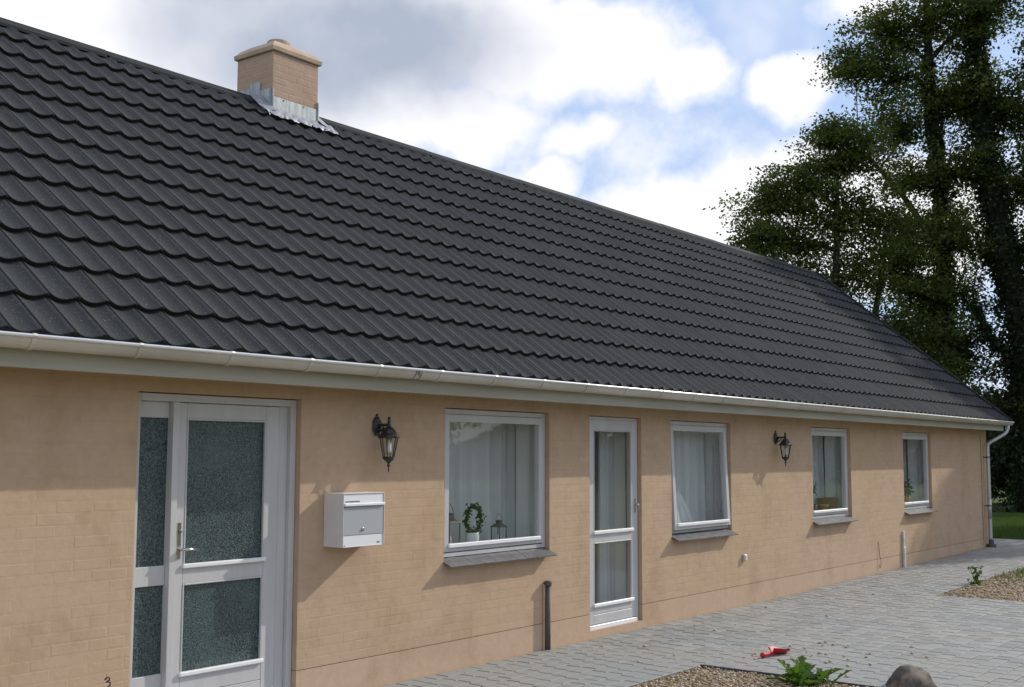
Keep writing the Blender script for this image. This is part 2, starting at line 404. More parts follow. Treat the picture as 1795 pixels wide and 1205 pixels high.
def thing(name, label, cat, loc=(0, 0, 0), group=None):
    o = bpy.data.objects.new(name, None); COL.objects.link(o); o.location = loc; o['_o'] = tuple(loc)
    o.empty_display_size = 0.2
    return tag(o, label, cat, group)


def tag(o, label, cat, group=None):
    o['label'] = label; o['category'] = cat
    if group: o['group'] = group
    return o


def struct(o): o['kind'] = 'structure'; return o
def stuff(o): o['kind'] = 'stuff'; return o


def np_mesh(name, V, F, mat, smooth=False):
    """V (n,3), F (m,k) all faces with k corners"""
    me = bpy.data.meshes.new(name); k = F.shape[1]
    me.vertices.add(len(V)); me.vertices.foreach_set('co', V.astype(np.float32).ravel())
    me.loops.add(F.size); me.loops.foreach_set('vertex_index', F.astype(np.int32).ravel())
    me.polygons.add(len(F)); me.polygons.foreach_set('loop_start', np.arange(0, F.size, k, dtype=np.int32))
    me.polygons.foreach_set('loop_total', np.full(len(F), k, np.int32))
    if smooth: me.polygons.foreach_set('use_smooth', np.ones(len(F), bool))
    me.materials.append(MATS[mat]); me.update(calc_edges=True); return me


def ramp01(a, b, x): return min(1.0, max(0.0, (x - a) / (b - a)))
def zg(x): return 0.085 * ramp01(13.8, 23.4, x)      # the paving rises a little towards the far corner
def dist2(x, y): return math.hypot(x - CAM.x, y - CAM.y)

# ------------------------------------------------------------------ ground
m = MB()
xs = [-300, -20, 13.8, 23.4, 60, 400]; ys = [-300, -30, 30, 300]
for i in range(len(xs) - 1):
    for j in range(len(ys) - 1):
        z = lambda x: zg(x) - 0.055
        m.quad((xs[i], ys[j], z(xs[i])), (xs[i + 1], ys[j], z(xs[i + 1])), (xs[i + 1], ys[j + 1], z(xs[i + 1])), (xs[i], ys[j + 1], z(xs[i])))
struct(m.build('ground', 'lawn_soil'))

BY = -1.52                                             # edge between the paved strip and the gravel beds
BA, BB0, BB1, LAWN = 9.15, 15.47, 24.2, 25.75
REG = [(-1.0, 25.7, BY, -0.012), (BA + 0.02, BB0 - 0.01, -7.2, BY), (BB1, 25.7, -5.0, BY), (23.62, 25.7, -0.012, 5.0)]
m = MB()
for x0, x1, y0, y1 in REG:
    e = [x0] + [q for q in (13.8, 23.4) if x0 < q < x1] + [x1]
    for a, b in zip(e[:-1], e[1:]):
        m.quad((a, y0, zg(a) - 0.010), (b, y0, zg(b) - 0.010), (b, y1, zg(b) - 0.010), (a, y1, zg(a) - 0.010))
paving = struct(m.build('paving', 'joint_sand'))
stones = []
ROW, GAP = 0.147, 0.007
for ri, (x0, x1, y0, y1) in enumerate(REG):
    n = int(round((y1 - y0) / ROW)); h = (y1 - y0) / n
    for j in range(n):
        ya = y0 + j * h; x = x0 - rng.random() * 0.1 if ri == 0 else x0
        off = (j % 2) * 0.11 + rng.uniform(-.012, .012); first = True
        while x < x1 - 0.02:
            L = rng.choice((0.221, 0.221, 0.221, 0.184, 0.147))
            if first: L = max(0.07, L - off); first = False
            if x + L > x1 - 0.05: L = x1 - x
            stones.append((x, x + L, ya, ya + h)); x += L
stones.sort(key=lambda q: dist2((q[0] + q[1]) / 2, (q[2] + q[3]) / 2))


def in_view(x, y, z, mg=0.02):
    v = Vector((x, y, z)) - CAM; d = v.dot(fw)
    if d <= 0.1: return False
    return abs(v.dot(rt2) / d) < 0.44 + mg and abs(v.dot(up2) / d) < 0.2953 + mg


def stone_geo(L, W, seed):
    r = random.Random(seed); b = 0.008; hx, hy = L / 2 - GAP / 2, W / 2 - GAP / 2; j = lambda: r.uniform(-.0025, .0025)
    lo = [(-hx + j(), -hy + j(), -0.03), (hx + j(), -hy + j(), -0.03), (hx + j(), hy + j(), -0.03), (-hx + j(), hy + j(), -0.03)]
    mid = [(x, y, -0.006 + j() * .5) for x, y, z in lo]
    top = [(x * (1 - b / hx), y * (1 - b / hy), 0) for x, y, z in mid]
    return lo + mid + top, [(8, 9, 10, 11)] + [(a + 4, (a + 1) % 4 + 4, (a + 1) % 4 + 8, a + 8) for a in range(4)] + [(a, (a + 1) % 4, (a + 1) % 4 + 4, a + 4) for a in range(4)]


cache = {}; n300 = 0; rest = MB()
for i, (xa, xb, ya, yb) in enumerate(stones):
    cx, cy = (xa + xb) / 2, (ya + yb) / 2; z = zg(cx) + rng.uniform(-.0018, .0018)
    sd_ = i % 5; key = (round(xb - xa, 3), round(yb - ya, 3), sd_)
    if key not in cache:
        vs, fs = stone_geo(xb - xa, yb - ya, sd_); mm = MB(); mm.add(vs, fs); cache[key] = (mm, None)
    mm, me = cache[key]
    tx, ty = rng.uniform(-.006, .006), rng.uniform(-.006, .006)
    if n300 < 300 and in_view(cx, cy, 0):
        if me is None: me = mm.mesh('paver', 'paver'); cache[key] = (mm, me)
        o = put('paver', me, paving, (cx, cy, z), (tx, ty, rng.uniform(-.008, .008))); n300 += 1
    else:
        rest.add([(cx + x, cy + y, z + zz + x * ty + y * tx) for x, y, zz in mm.v], mm.f)
stuff(rest.build('far_pavers', 'paver', paving))
MB().box(-1.0, 23.6, -0.03, -0.004, -0.02, -0.002).build('sand_strip', 'wall_sand', paving)

# gravel beds: ground sheet, edging strip, pebbles
BEDS = [('gravel_bed', -4.0, BA, -8.0, BY), ('gravel_bed', BB0, BB1, -6.0, BY)]
ICO = None


def ico():
    t = (1 + 5 ** .5) / 2
    v = np.array([(-1, t, 0), (1, t, 0), (-1, -t, 0), (1, -t, 0), (0, -1, t), (0, 1, t), (0, -1, -t), (0, 1, -t), (t, 0, -1), (t, 0, 1), (-t, 0, -1), (-t, 0, 1)], float)
    v /= np.linalg.norm(v[0])
    f = np.array([(0, 11, 5), (0, 5, 1), (0, 1, 7), (0, 7, 10), (0, 10, 11), (1, 5, 9), (5, 11, 4), (11, 10, 2), (10, 7, 6), (7, 1, 8), (3, 9, 4), (3, 4, 2), (3, 2, 6), (3, 6, 8), (3, 8, 9), (4, 9, 5), (2, 4, 11), (6, 2, 10), (8, 6, 7), (9, 8, 1)])
    return v, f


IV, IF = ico()


def pebbles(name, P, size, parent, seed):
    g = np.random.default_rng(seed); n = len(P)
    s = size * g.uniform(0.55, 1.35, n)[:, None] * np.stack([g.uniform(.8, 1.3, n), g.uniform(.7, 1.1, n), g.uniform(.45, .8, n)], 1)
    a = g.uniform(0, 2 * PI, n); ca, sa = np.cos(a), np.sin(a)
    V = IV[None] * s[:, None, :] * g.uniform(.85, 1.12, (n, 12, 1))
    X = V[..., 0] * ca[:, None] - V[..., 1] * sa[:, None]; Y = V[..., 0] * sa[:, None] + V[..., 1] * ca[:, None]
    V = np.stack([X, Y, V[..., 2]], -1) + P[:, None, :]
    F = (IF[None] + 12 * np.arange(n)[:, None, None]).reshape(-1, 3)
    return stuff(put(name, np_mesh(name, V.reshape(-1, 3), F, 'pebble'), parent))


g0 = np.random.default_rng(3)
for k, (nm, x0, x1, y0, y1) in enumerate(BEDS):
    zz = (lambda x: zg(x) - 0.022)
    m = MB(); e = [x0] + [q for q in (13.8, 23.4) if x0 < q < x1] + [x1]
    for a, b in zip(e[:-1], e[1:]): m.quad((a, y0, zz(a)), (b, y0, zz(b)), (b, y1, zz(b)), (a, y1, zz(a)))
    bed = struct(m.build(nm, 'gravel_ground'))
    if k == 0:
        n = 15000; P = np.stack([g0.uniform(6.0, x1 - .01, n), g0.uniform(-4.2, y1 - .01, n), g0.uniform(-.026, -.004, n)], 1)
        hump = 0.02 * np.clip((x1 - P[:, 0]) / .5, 0, 1) * np.clip((y1 - P[:, 1]) / .5, 0, 1); P[:, 2] += hump
        pebbles('pebbles', P, 0.0125, bed, 5)
        MB().box(BA - 0.006, BA + 0.006, -8.0, BY, -0.06, 0.004).build('edging_strip', 'grey_seal', bed)
    else:
        n = 14000; P = np.stack([g0.uniform(x0 + .01, 21.5, n), g0.uniform(-4.6, y1 - .01, n), g0.uniform(-.024, .0, n)], 1)
        P[:, 2] += np.interp(P[:, 0], [13.8, 23.4], [0, .085]); pebbles('pebbles', P, 0.016, bed, 6)


def grass(name, n, xr, yr, h, w, seed, zf, mask=None):
    g = np.random.default_rng(seed); x = g.uniform(*xr, n); y = g.uniform(*yr, n)
    if mask is not None: k = mask(x, y, g); x = x[k]; y = y[k]; n = len(x)
    z = zf(x); a = g.uniform(0, 2 * PI, n); hh = h * g.uniform(.5, 1.3, n); ln = g.uniform(0, .5, n) * hh; b = g.uniform(0, 2 * PI, n)
    p0 = np.stack([x - w * np.cos(a), y - w * np.sin(a), z], 1); p1 = np.stack([x + w * np.cos(a), y + w * np.sin(a), z], 1)
    p2 = np.stack([x + ln * np.cos(b), y + ln * np.sin(b), z + hh], 1)
    V = np.stack([p0, p1, p2], 1).reshape(-1, 3); F = np.arange(3 * n).reshape(-1, 3)
    return np_mesh(name, V, F, 'grass_blade')


zf = lambda x: np.interp(x, [13.8, 23.4], [0, .085]) - .055
stuff(tag(put('lawn_grass', grass('lawn_grass', 70000, (25.72, 36), (-4, 6.5), .085, .007, 1, zf)), 'mown green lawn grass beyond the end of the paving', 'grass'))
zf2 = lambda x: np.interp(x, [13.8, 23.4], [0, .085]) - .02
stuff(tag(put('bed_grass', grass('bed_grass', 9000, (17.3, 24), (-2.6, BY + .01), .07, .006, 2, zf2,
      lambda x, y, g: g.random(len(x)) < np.clip((x - 17.2) / 3.5, 0, 1) * np.clip(1.25 - abs(y + 1.95) * 2.2, 0.02, 1))), 'patch of short green grass growing through the far gravel bed', 'grass'))

# ------------------------------------------------------------------ house
HX0, HX1 = -1.5, 23.52
PITCHR = math.radians(40.0); CP, SP = math.cos(PITCHR), math.sin(PITCHR)
EY, EZ = -0.38, 2.46                                 # eave edge of the tiles
RY = 3.52; RZ = EZ + (RY - EY) * math.tan(PITCHR)    # apex of the roof plane
HD = 2 * RY                                          # depth of the house
house = thing('house', 'long low peach limewashed brick house with black tiled roof and white windows', 'house')
OPEN = {'front_door': (4.49, 5.885, 0.08, 2.205), 'w1': (7.505, 9.03, 0.925, 2.20), 'door2': (9.715, 10.705, 0.075, 2.195),
        'w2': (11.34, 12.77, 0.925, 2.19), 'w3': (15.18, 16.585, 0.925, 2.195), 'w4': (18.82, 20.21, 0.925, 2.19)}
PL = 0.236                                           # top of the plinth
WT = 2.36


def wall_cells(m, xs, zs, y0, y1, holes):
    def solid(i, j):
        if i < 0 or j < 0 or i >= len(xs) - 1 or j >= len(zs) - 1: return False
        cx, cz = (xs[i] + xs[i + 1]) / 2, (zs[j] + zs[j + 1]) / 2
        return not any(a < cx < b and c < cz < d for a, b, c, d in holes)
    for i in range(len(xs) - 1):
        for j in range(len(zs) - 1):
            if not solid(i, j): continue
            a, b, c, d = xs[i], xs[i + 1], zs[j], zs[j + 1]
            m.quad((a, y0, c), (b, y0, c), (b, y0, d), (a, y0, d)); m.quad((b, y1, c), (a, y1, c), (a, y1, d), (b, y1, d))
            if not solid(i - 1, j): m.quad((a, y1, c), (a, y0, c), (a, y0, d), (a, y1, d))
            if not solid(i + 1, j): m.quad((b, y0, c), (b, y1, c), (b, y1, d), (b, y0, d))
            if not solid(i, j - 1): m.quad((a, y1, c), (b, y1, c), (b, y0, c), (a, y0, c))
            if not solid(i, j + 1): m.quad((a, y0, d), (b, y0, d), (b, y1, d), (a, y1, d))


holes = [(a, b, c - .05 if k[0] == 'w' else c, d) for k, (a, b, c, d) in OPEN.items()]
hx = sorted({HX0, HX1} | {q for h in holes for q in h[:2]})
MORT = 0.0005
m = MB(); wall_cells(m, hx, sorted({PL + .005, WT} | {q for h in holes for q in h[2:] if q > PL}), MORT, 0.20, holes)
wall = m.build('wall', 'limewash_joint', house)
m = MB(); wall_cells(m, hx, [-0.08, 0.075, 0.08, PL], 0.0, 0.20, holes)
plinth = m.build('plinth', 'plinth_render', house)
MB().box(HX0, OPEN['front_door'][0], 0.008, 0.19, PL, PL + .005).box(OPEN['front_door'][1], OPEN['door2'][0], 0.008, 0.19, PL, PL + .005).box(OPEN['door2'][1], HX1, 0.008, 0.19, PL, PL + .005).build('damp_strip', 'grey_seal', plinth)
# inner skin, plastered white, with the same openings
m = MB(); wall_cells(m, hx, sorted({0.0, 2.42} | {q for h in holes for q in h[2:]}), 0.203, 0.40, holes)
m.build('inner_wall', 'room_white', house)
# bricks of the front wall
CRS, BL, BG = 0.0705, 0.254, 0.009
bricks = []
nrow = int((WT - PL) / CRS)
for j in range(nrow + 1):
    za = PL + .006 + j * CRS; zb = min(za + CRS, WT)
    if zb - za < 0.02: continue
    segs = [(HX0, HX1)]
    for a, b, c, d in holes:
        if min(zb, d) - max(za, c) > 0.025:
            segs = [q for s0, s1 in segs for q in ((s0, min(s1, a)), (max(s0, b), s1)) if q[1] - q[0] > 0.02]
    cut = [(c, d) for a, b, c, d in holes if c < zb and d > za]
    for s0, s1 in segs:
        x = math.floor((s0 - (j % 2) * BL / 2) / BL) * BL + (j % 2) * BL / 2
        while x < s1:
            a, b = max(x, s0), min(x + BL, s1)
            if b - a > 0.03: bricks.append((a, b, za, zb))
            x += BL
# bricks whose course is partly cut by a lintel or sill line are trimmed
tr = []
for a, b, za, zb in bricks:
    for h in holes:
        if a < h[1] - 1e-4 and b > h[0] + 1e-4:
            if za < h[3] < zb: za = h[3]
            elif za < h[2] < zb: zb = h[2]
    if zb - za > 0.012: tr.append((a, b, za, zb))
bricks = sorted(tr, key=lambda q: dist2((q[0] + q[1]) / 2, 0))


def brick_geo(L, H, gap=BG, dep=MORT + .0006, bev=0.005):
    hx_, hz = L / 2 - gap / 2, H / 2 - gap / 2
    o = [(-hx_, dep, -hz), (hx_, dep, -hz), (hx_, dep, hz), (-hx_, dep, hz)]
    i = [(-hx_ + bev, 0, -hz + bev), (hx_ - bev, 0, -hz + bev), (hx_ - bev, 0, hz - bev), (-hx_ + bev, 0, hz - bev)]
    return o + i, [(4, 5, 6, 7)] + [(a, (a + 1) % 4, (a + 1) % 4 + 4, a + 4) for a in range(4)]


cache = {}; cnt = 0; rest = MB()
for a, b, za, zb in bricks:
    gp = rng.choice((.0035, .005, .007, .009)); key = (round(b - a, 3), round(zb - za, 3), gp); cx, cz = (a + b) / 2, (za + zb) / 2
    if key not in cache:
        mm = MB(); mm.add(*brick_geo(b - a, zb - za, gp)); cache[key] = [mm, None]
    mm, me = cache[key]; y = rng.uniform(-.0004, .0004); r1, r2 = rng.uniform(-.0025, .0025), rng.uniform(-.006, .006)
    if cnt < 300 and in_view(cx, 0, cz):
        if me is None: me = cache[key][1] = mm.mesh('brick', 'limewash')
        put('brick', me, wall, (cx, y, cz), (r2, 0, r1)); cnt += 1
    else: rest.add([(cx + x, y + yy + x * r1 - z * r2, cz + z) for x, yy, z in mm.v], mm.f)
stuff(rest.build('far_bricks', 'limewash', wall))
# gable walls and rear wall
for gx, s in ((HX0, -1), (HX1, 1)):
    x0, x1 = (gx - .002, gx + .25) if s < 0 else (gx - .25, gx + .002)
    m = MB(); P = [(0.20, -.08), (HD, -.08), (HD, WT), (RY, RZ - .18), (0.20, WT)]
    n = len(P); m.add([(x0, y, z) for y, z in P] + [(x1, y, z) for y, z in P], [tuple(range(n)), tuple(range(2 * n - 1, n - 1, -1))] + [(i, i + n, (i + 1) % n + n, (i + 1) % n) for i in range(n)])
    m.build('wall', 'limewash', house)
BW = [(x, x + 1.75, .3, 2.3) for x in (4.8, 7.3, 9.55, 11.7, 14.6, 18.6)]  # unseen rear openings, added so daylight brightens rooms and curtains from behind
m = MB(); wall_cells(m, sorted({HX0 + .25, HX1 - .25} | {q for h in BW for q in h[:2]}), [-.08, .3, 2.3, 2.5], HD - .3, HD, BW); m.build('wall', 'limewash', house)
# rooms behind the windows
MB().box(HX0 + .25, HX1 - .25, .40, HD - .3, -.02, 0.05).build('room_floor', 'room_floor', house)
MB().box(HX0 + .25, HX1 - .25, .21, HD - .3, 2.42, 2.50).build('room_ceiling', 'room_white', house)
for px_ in (6.9, 9.4, 11.05, 14.0, 17.8, 21.5):
    MB().box(px_, px_ + .1, .40, HD - .3, 0.05, 2.42).build('partition', 'room_white', house)

# ---- roof: deck, tiles, ridge, verge
RX0, RX1 = HX0 - .2, 23.74
m = MB()
for s in (1, -1):
    yy = lambda y: y if s > 0 else 2 * RY - y
    A = (EY + .10, EZ + .10 * math.tan(PITCHR) - .03); B = (RY, RZ - .03)
    q = [(RX0, yy(A[0]), A[1]), (RX1, yy(A[0]), A[1]), (RX1, yy(B[0]), B[1]), (RX0, yy(B[0]), B[1])]
    lo = [(x, y, z - .09) for x, y, z in q]
    fs = [(0, 1, 2, 3), (7, 6, 5, 4)] + [(a, a + 4, (a + 1) % 4 + 4, (a + 1) % 4) for a in range(4)]
    m.add(q + lo, fs if s > 0 else [f[::-1] for f in fs])
roof = m.build('roof', 'ridge_metal', house)
WV, CR = 0.2025, 0.389
prof = [(0.0, -.0085), (.014, -.0075), (.040, .0065), (.060, .0070)]      # groove between two low crests, then a rounded pan
for k in range(1, 10):
    u = k / 10; prof.append((.060 + u * .878, .0070 - .0290 * math.sin(PI * u) ** .9))
prof += [(.938, .0070), (.956, .0065), (.984, -.0075), (1.0, -.0085)]


def tile_geo(L):
    vs = []; fs = []; n = len(prof)
    # strips along the slope; each strip has its own vertices so that the front edge stays crisp   (x across, y up the slope, z off the roof plane)
    for strip in ([(0.022, -0.006), (0.0, 0.0440)], [(0.0, 0.0440), (0.005, 0.0475)], [(0.005, 0.0475), (L * .5, 0.0290), (L + .02, 0.0095)]):
        for r in range(len(strip) - 1):
            for i in range(n - 1):
                a = len(vs) + r * n + i; fs.append((a, a + 1, a + 1 + n, a + n))
        for s, h in strip:
            for t, p in prof: vs.append((t * WV, s, h + p))
    return vs, fs


ROOFM = Matrix(((1, 0, 0), (0, CP, -SP), (0, SP, CP)))   # roof-plane axes to world
full = MB().add(*tile_geo(CR)); top = MB().add(*tile_geo(0.34))
CH = (8.355, 9.03, 3.295, 3.905)                         # chimney footprint
tiles = []
ntx = int(round((RX1 - RX0) / WV))
for r in range(13):
    for i in range(ntx):
        x = RX0 + i * WV; s0 = r * CR
        tiles.append((x, s0, r))


def roof_pt(x, s, h=0.0): return Vector((x, EY + s * CP - h * SP, EZ + s * SP + h * CP))


tiles.sort(key=lambda q: (roof_pt(q[0], q[1]) - CAM).length)
me_full = full.mesh('roof_tile', 'tile_granule', True); me_top = top.mesh('roof_tile', 'tile_granule', True)
for me in (me_full, me_top):
    # the riser meets the face of the tile in a crisp edge
    n1 = len(prof) - 1
    me.polygons.foreach_set('use_smooth', [True] * len(me.polygons))
rest_v = []; rest_f = []; rest_s = []; cnt = 0
def tview(x, s): p = roof_pt(x, s); return in_view(p.x, p.y, p.z)
for x, s0, r in tiles:
    mm, me = (top, me_top) if r == 12 else (full, me_full)
    jx, js, jr = rng.uniform(-.001, .001), rng.uniform(-.002, .002), rng.uniform(-.0016, .0016)
    if cnt < 300 and (tview(x, s0) or tview(x + WV, s0 + CR)):
        o = put('roof_tile', me, roof, roof_pt(x + jx, s0 + js), (PITCHR + jr, 0, 0)); cnt += 1
    else:
        o = len(rest_v)
        for vx, vy, vz in mm.v: rest_v.append(tuple(roof_pt(x + jx + vx, s0 + js + vy, vz + vy * jr)))
        rest_f += [tuple(i + o for i in f) for f in mm.f]; rest_s += [True] * len(mm.f)
b = MB(); b.v = rest_v; b.f = rest_f; me = b.mesh('far_roof_tiles', 'tile_granule'); me.polygons.foreach_set('use_smooth', rest_s)
stuff(put('far_roof_tiles', me, roof))
# ridge capping in lengths of about two metres, each lapping over the next
def ridge_piece(x0, x1, lift):
    m = MB(); pr = [(-.118, -.080), (-.118, -.050), (-.030, .026), (.0, .032), (.030, .026), (.118, -.050), (.118, -.080)]
    pts = [(dy, RZ + dz + lift) for dy, dz in pr]
    n = len(pts); m.add([(x0, RY + a, b) for a, b in pts] + [(x1, RY + a, b) for a, b in pts], [(i + 1, i, i + n, i + n + 1) for i in range(n - 1)] + [tuple(range(n)), tuple(range(2 * n - 1, n - 1, -1))])
    return m.build('ridge_cap', 'ridge_metal', roof)


x = RX0 - .02; k = 0
while x < RX1:
    e = min(x + 2.05, RX1 + .03)
    if x < CH[0] < e: e1 = CH[0] - .06; ridge_piece(x, e1, -.006 + (k % 2) * .004); x = CH[1] + .06; k += 1; continue
    ridge_piece(x, e, -.006 + (k % 2) * .004); x = e - .03; k += 1
    if e >= RX1: break
# verge trim at both ends
for gx in (RX1 + .015, RX0 - .015):
    m = MB()
    for s in (1, -1):
        a = [roof_pt(gx, -.02, .055), roof_pt(gx, (RY - EY) / CP - .02, .055)]
        q = []
        for p in a:
            for dx, h in ((-.035, -.14), (.02, -.14), (.02, .012), (-.035, .012)):
                v = p + Vector((dx, -h * SP, h * CP)); q.append((v.x, v.y if s > 0 else 2 * RY - v.y, v.z))
        fs = [(0, 1, 2, 3), (7, 6, 5, 4)] + [(i, i + 4, (i + 1) % 4 + 4, (i + 1) % 4) for i in range(4)]
        m.add(q, fs if s > 0 else [f[::-1] for f in fs])
    m.build('verge_trim', 'ridge_metal', roof)

# ---- eaves: fascia, soffit, gutter, brackets, downpipe
MB().cbox(RX0, 23.60, -.312, -.288, 2.282, 2.435, .002).build('fascia', 'fascia_paint', house)
MB().box(RX0, 23.58, -.288, .012, 2.318, 2.335).build('soffit', 'fascia_paint', house)
GY, GZ, GR = -.383, 2.440, .067
m = MB(); arc = [(GY + GR * math.cos(a), GZ + .012 - GR * 1.05 * math.sin(a)) for a in [PI * i / 12 for i in range(13)]]
arc2 = [(GY + (GR - .003) * math.cos(a), GZ + .012 - (GR - .003) * 1.05 * math.sin(a)) for a in [PI * i / 12 for i in range(13)]]
P = arc + arc2[::-1]; n = len(P); X0, X1 = RX0, 23.80
m.add([(X0, y, z) for y, z in P] + [(X1, y, z) for y, z in P], [(i, (i + 1) % n, (i + 1) % n + n, i + n) for i in range(n)])
m.add([(X1, y, z) for y, z in arc], [tuple(range(13))]); m.add([(X0, y, z) for y, z in arc], [tuple(range(13))[::-1]])
gutter = m.build('gutter', 'gutter_metal', house)
MB().tube([(X0, GY - GR - .003, GZ + .013), (X1 + .012, GY - GR - .003, GZ + .013)], .0105, 10).build('gutter_bead', 'gutter_bead', gutter, True)
bm_ = MB()
for i in range(11):
    a0, a1 = PI * (i / 10), PI * ((i + 1) / 10)
    c = [(GY + rr * math.cos(a), GZ + .012 - rr * 1.05 * math.sin(a)) for a in (a0, a1) for rr in (GR + .001, GR + .0065)]
    if i < 10: bm_.add([(xx, *c[j]) for xx in (-.013, .013) for j in (0, 1, 3, 2)], [(0, 1, 2, 3), (7, 6, 5, 4), (0, 4, 5, 1), (1, 5, 6, 2), (2, 6, 7, 3), (3, 7, 4, 0)])
bm_.tube([(-.013, GY - GR - .003, GZ + .013), (.013, GY - GR - .003, GZ + .013)], .014, 8)
bme = bm_.mesh('gutter_bracket', 'gutter_metal')
x = 3.49 - .69 * 7
while x < 23.7: put('gutter_bracket', bme, gutter, (x, 0, 0)); x += .69
mm = MB()
for dx in (-.035, .03):
    for i in range(10):
        a0, a1 = PI * (i / 10), PI * ((i + 1) / 10)
        c = [(GY + rr * math.cos(a), GZ + .012 - rr * 1.05 * math.sin(a)) for a in (a0, a1) for rr in (GR + .0005, GR + .003)]
        mm.add([(xx, *c[j]) for xx in (6.68 + dx, 6.68 + dx + .006) for j in (0, 1, 3, 2)], [(0, 1, 2, 3), (7, 6, 5, 4), (0, 4, 5, 1), (1, 5, 6, 2), (2, 6, 7, 3), (3, 7, 4, 0)])
mm.cbox(6.672, 6.690, GY - GR - .009, GY - GR + .002, GZ - .035, GZ + .004, .002)
mm.build('gutter_joint', 'dark_steel', gutter)
DX, DY = 23.30, -.085
m = MB(); m.tube([(23.62, GY, GZ - .04), (23.62, GY, 2.34), (23.60, GY + .015, 2.27), (23.55, GY + .05, 2.22), (23.36, DY - .05, 2.075), (23.31, DY - .005, 2.03), (DX, DY, 1.96), (DX, DY, 1.0), (DX, DY, .26), (DX, DY - .01, .20)], .035, 14)
dp = m.build('downpipe', 'zinc_pipe', house, True)
MB().tube([(DX, DY, .98), (DX, DY, .62)], .0385, 14).build('pipe_sleeve', 'zinc_pipe', dp, True)
for z in (1.78, .86): MB().tube([(DX, DY, z - .014), (DX, DY, z + .014)], .0415, 14).cbox(DX - .012, DX + .012, DY + .04, .0, z - .012, z + .012, .002).build('pipe_clip', 'dark_steel', dp)
MB().lathe([(.085, zg(DX) - .03), (.085, zg(DX) + .05), (.075, zg(DX) + .06), (.05, zg(DX) + .055)], DX, DY - .01, 16).tube([(DX, DY - .01, zg(DX) + .04), (DX, DY - .008, .22)], .047, 14).build('drain_collar', 'rust_iron', dp)
MB().tube([(23.13, -.012, .12), (23.13, -.012, 2.2)], .011, 6).build('cable_pipe', 'plinth_render', house)

# ---- chimney
cx0, cx1, cy0, cy1 = CH
CT = 6.275
ch = MB().box(cx0 + .0008, cx1 - .0008, cy0 + .0008, cy1 - .0008, 5.2, CT).build('chimney', 'chimney_wash', house)
cb = 0.0745; nr = int(round((CT - 5.62) / cb)); r7 = random.Random(4)
for j in range(nr):
    za = CT - (j + 1) * cb; zb = za + cb
    for face in ('f', 'l', 'r', 'b'):
        if face in 'fb': s0, s1 = cx0, cx1
        else: s0, s1 = cy0, cy1
        nb = 3 if face in 'fb' else 2
        edges = [s0] + [s0 + (s1 - s0) * (k + (.5 if j % 2 else 0) * (1 if k else 0)) / nb for k in range(1, nb)] + [s1]
        for a, bb_ in zip(edges[:-1], edges[1:]):
            vs, fs = brick_geo(bb_ - a, cb, .003, .0022, .009); c = (a + bb_) / 2; yj = r7.uniform(-.0012, .0008); cz = (za + zb) / 2; t = r7.uniform(-.012, .012)
            if face == 'f': q = [(c + x, cy0 + y + yj + z * t, cz + z) for x, y, z in vs]
            elif face == 'b': q = [(c - x, cy1 - y - yj, cz + z) for x, y, z in vs]
            elif face == 'l': q = [(cx0 + y + yj + z * t, c - x, cz + z) for x, y, z in vs]
            else: q = [(cx1 - y - yj, c + x, cz + z) for x, y, z in vs]
            MB().add(q, fs).build('brick', 'chimney_wash', ch)
# cap: oversailing slab with rounded top and the flue rim
m = MB(); o = .028; rings = []
for ins, z in ((-.024, CT - .004), (-o, CT + .004), (-o - .004, CT + .045), (-o + .012, CT + .058), (.02, CT + .100), (.09, CT + .150), (.16, CT + .185), (.22, CT + .20)):
    rings.append([(cx0 + ins, cy0 + ins, z), (cx1 - ins, cy0 + ins, z), (cx1 - ins, cy1 - ins, z), (cx0 + ins, cy1 - ins, z)])
vs = [p for r in rings for p in r]; fs = [tuple(range(4))[::-1], tuple(range(len(vs) - 4, len(vs)))]
for i in range(len(rings) - 1): fs += [(i * 4 + k, i * 4 + (k + 1) % 4, i * 4 + 4 + (k + 1) % 4, i * 4 + 4 + k) for k in range(4)]
capo = m.add(vs, fs).build('chimney_top', 'chimney_cap', ch)
MB().lathe([(.135, CT + .15), (.135, CT + .232), (.128, CT + .245), (.10, CT + .245), (.10, CT + .18)], (cx0 + cx1) / 2, (cy0 + cy1) / 2, 20).build('flue_rim', 'chimney_cap', ch)
# lead flashing: front apron, stepped side pieces, crumpled skirt on the tiles
zr = lambda y: EZ + (y - EY) * math.tan(PITCHR)
zb_ = zr(cy0)
MB().cbox(cx0 - .002, cx1 + .002, cy0 - .010, cy0 - .004, zb_ - .02, zb_ + .205, .0015).build('front_flashing', 'lead', ch)
for xx in (cx0 - .006, cx1 - .012): MB().cbox(xx, xx + .018, cy0 - .018, cy0 + .012, zb_ - .01, zb_ + .29, .0015).build('corner_strip', 'alu_flash', ch)
for ya, yb_, zt in ((cy0 + .01, cy0 + .20, zb_ + .30), (cy0 + .19, cy0 + .37, zb_ + .40), (cy0 + .36, cy1, zb_ + .355)):
    zl = zr(min(ya, RY)) - .04
    for sx, x0 in ((0, cx0 - .011), (1, cx1 + .005)): MB().cbox(x0 - (.002 if ya > cy0 + .1 else 0), x0 + .006, ya, yb_, zl, zt, .001).build('step_flashing', 'lead', ch)
r8 = random.Random(9)
for k, x in enumerate((cx0 + .16, cx0 + .46)):
    nl = MB().lathe([(.008, 0), (.008, .006)], 0, 0, 8).build('flashing_nail', 'dark_steel', ch); nl.location = (x, cy0 - .010, zb_ + .190); nl.rotation_euler = (PI / 2, 0, 0)
m = MB(); NXs, NYs = 60, 8; sx0, sx1 = cx0 - .16, cx1 + .20; ss0 = (cy0 - EY) / CP
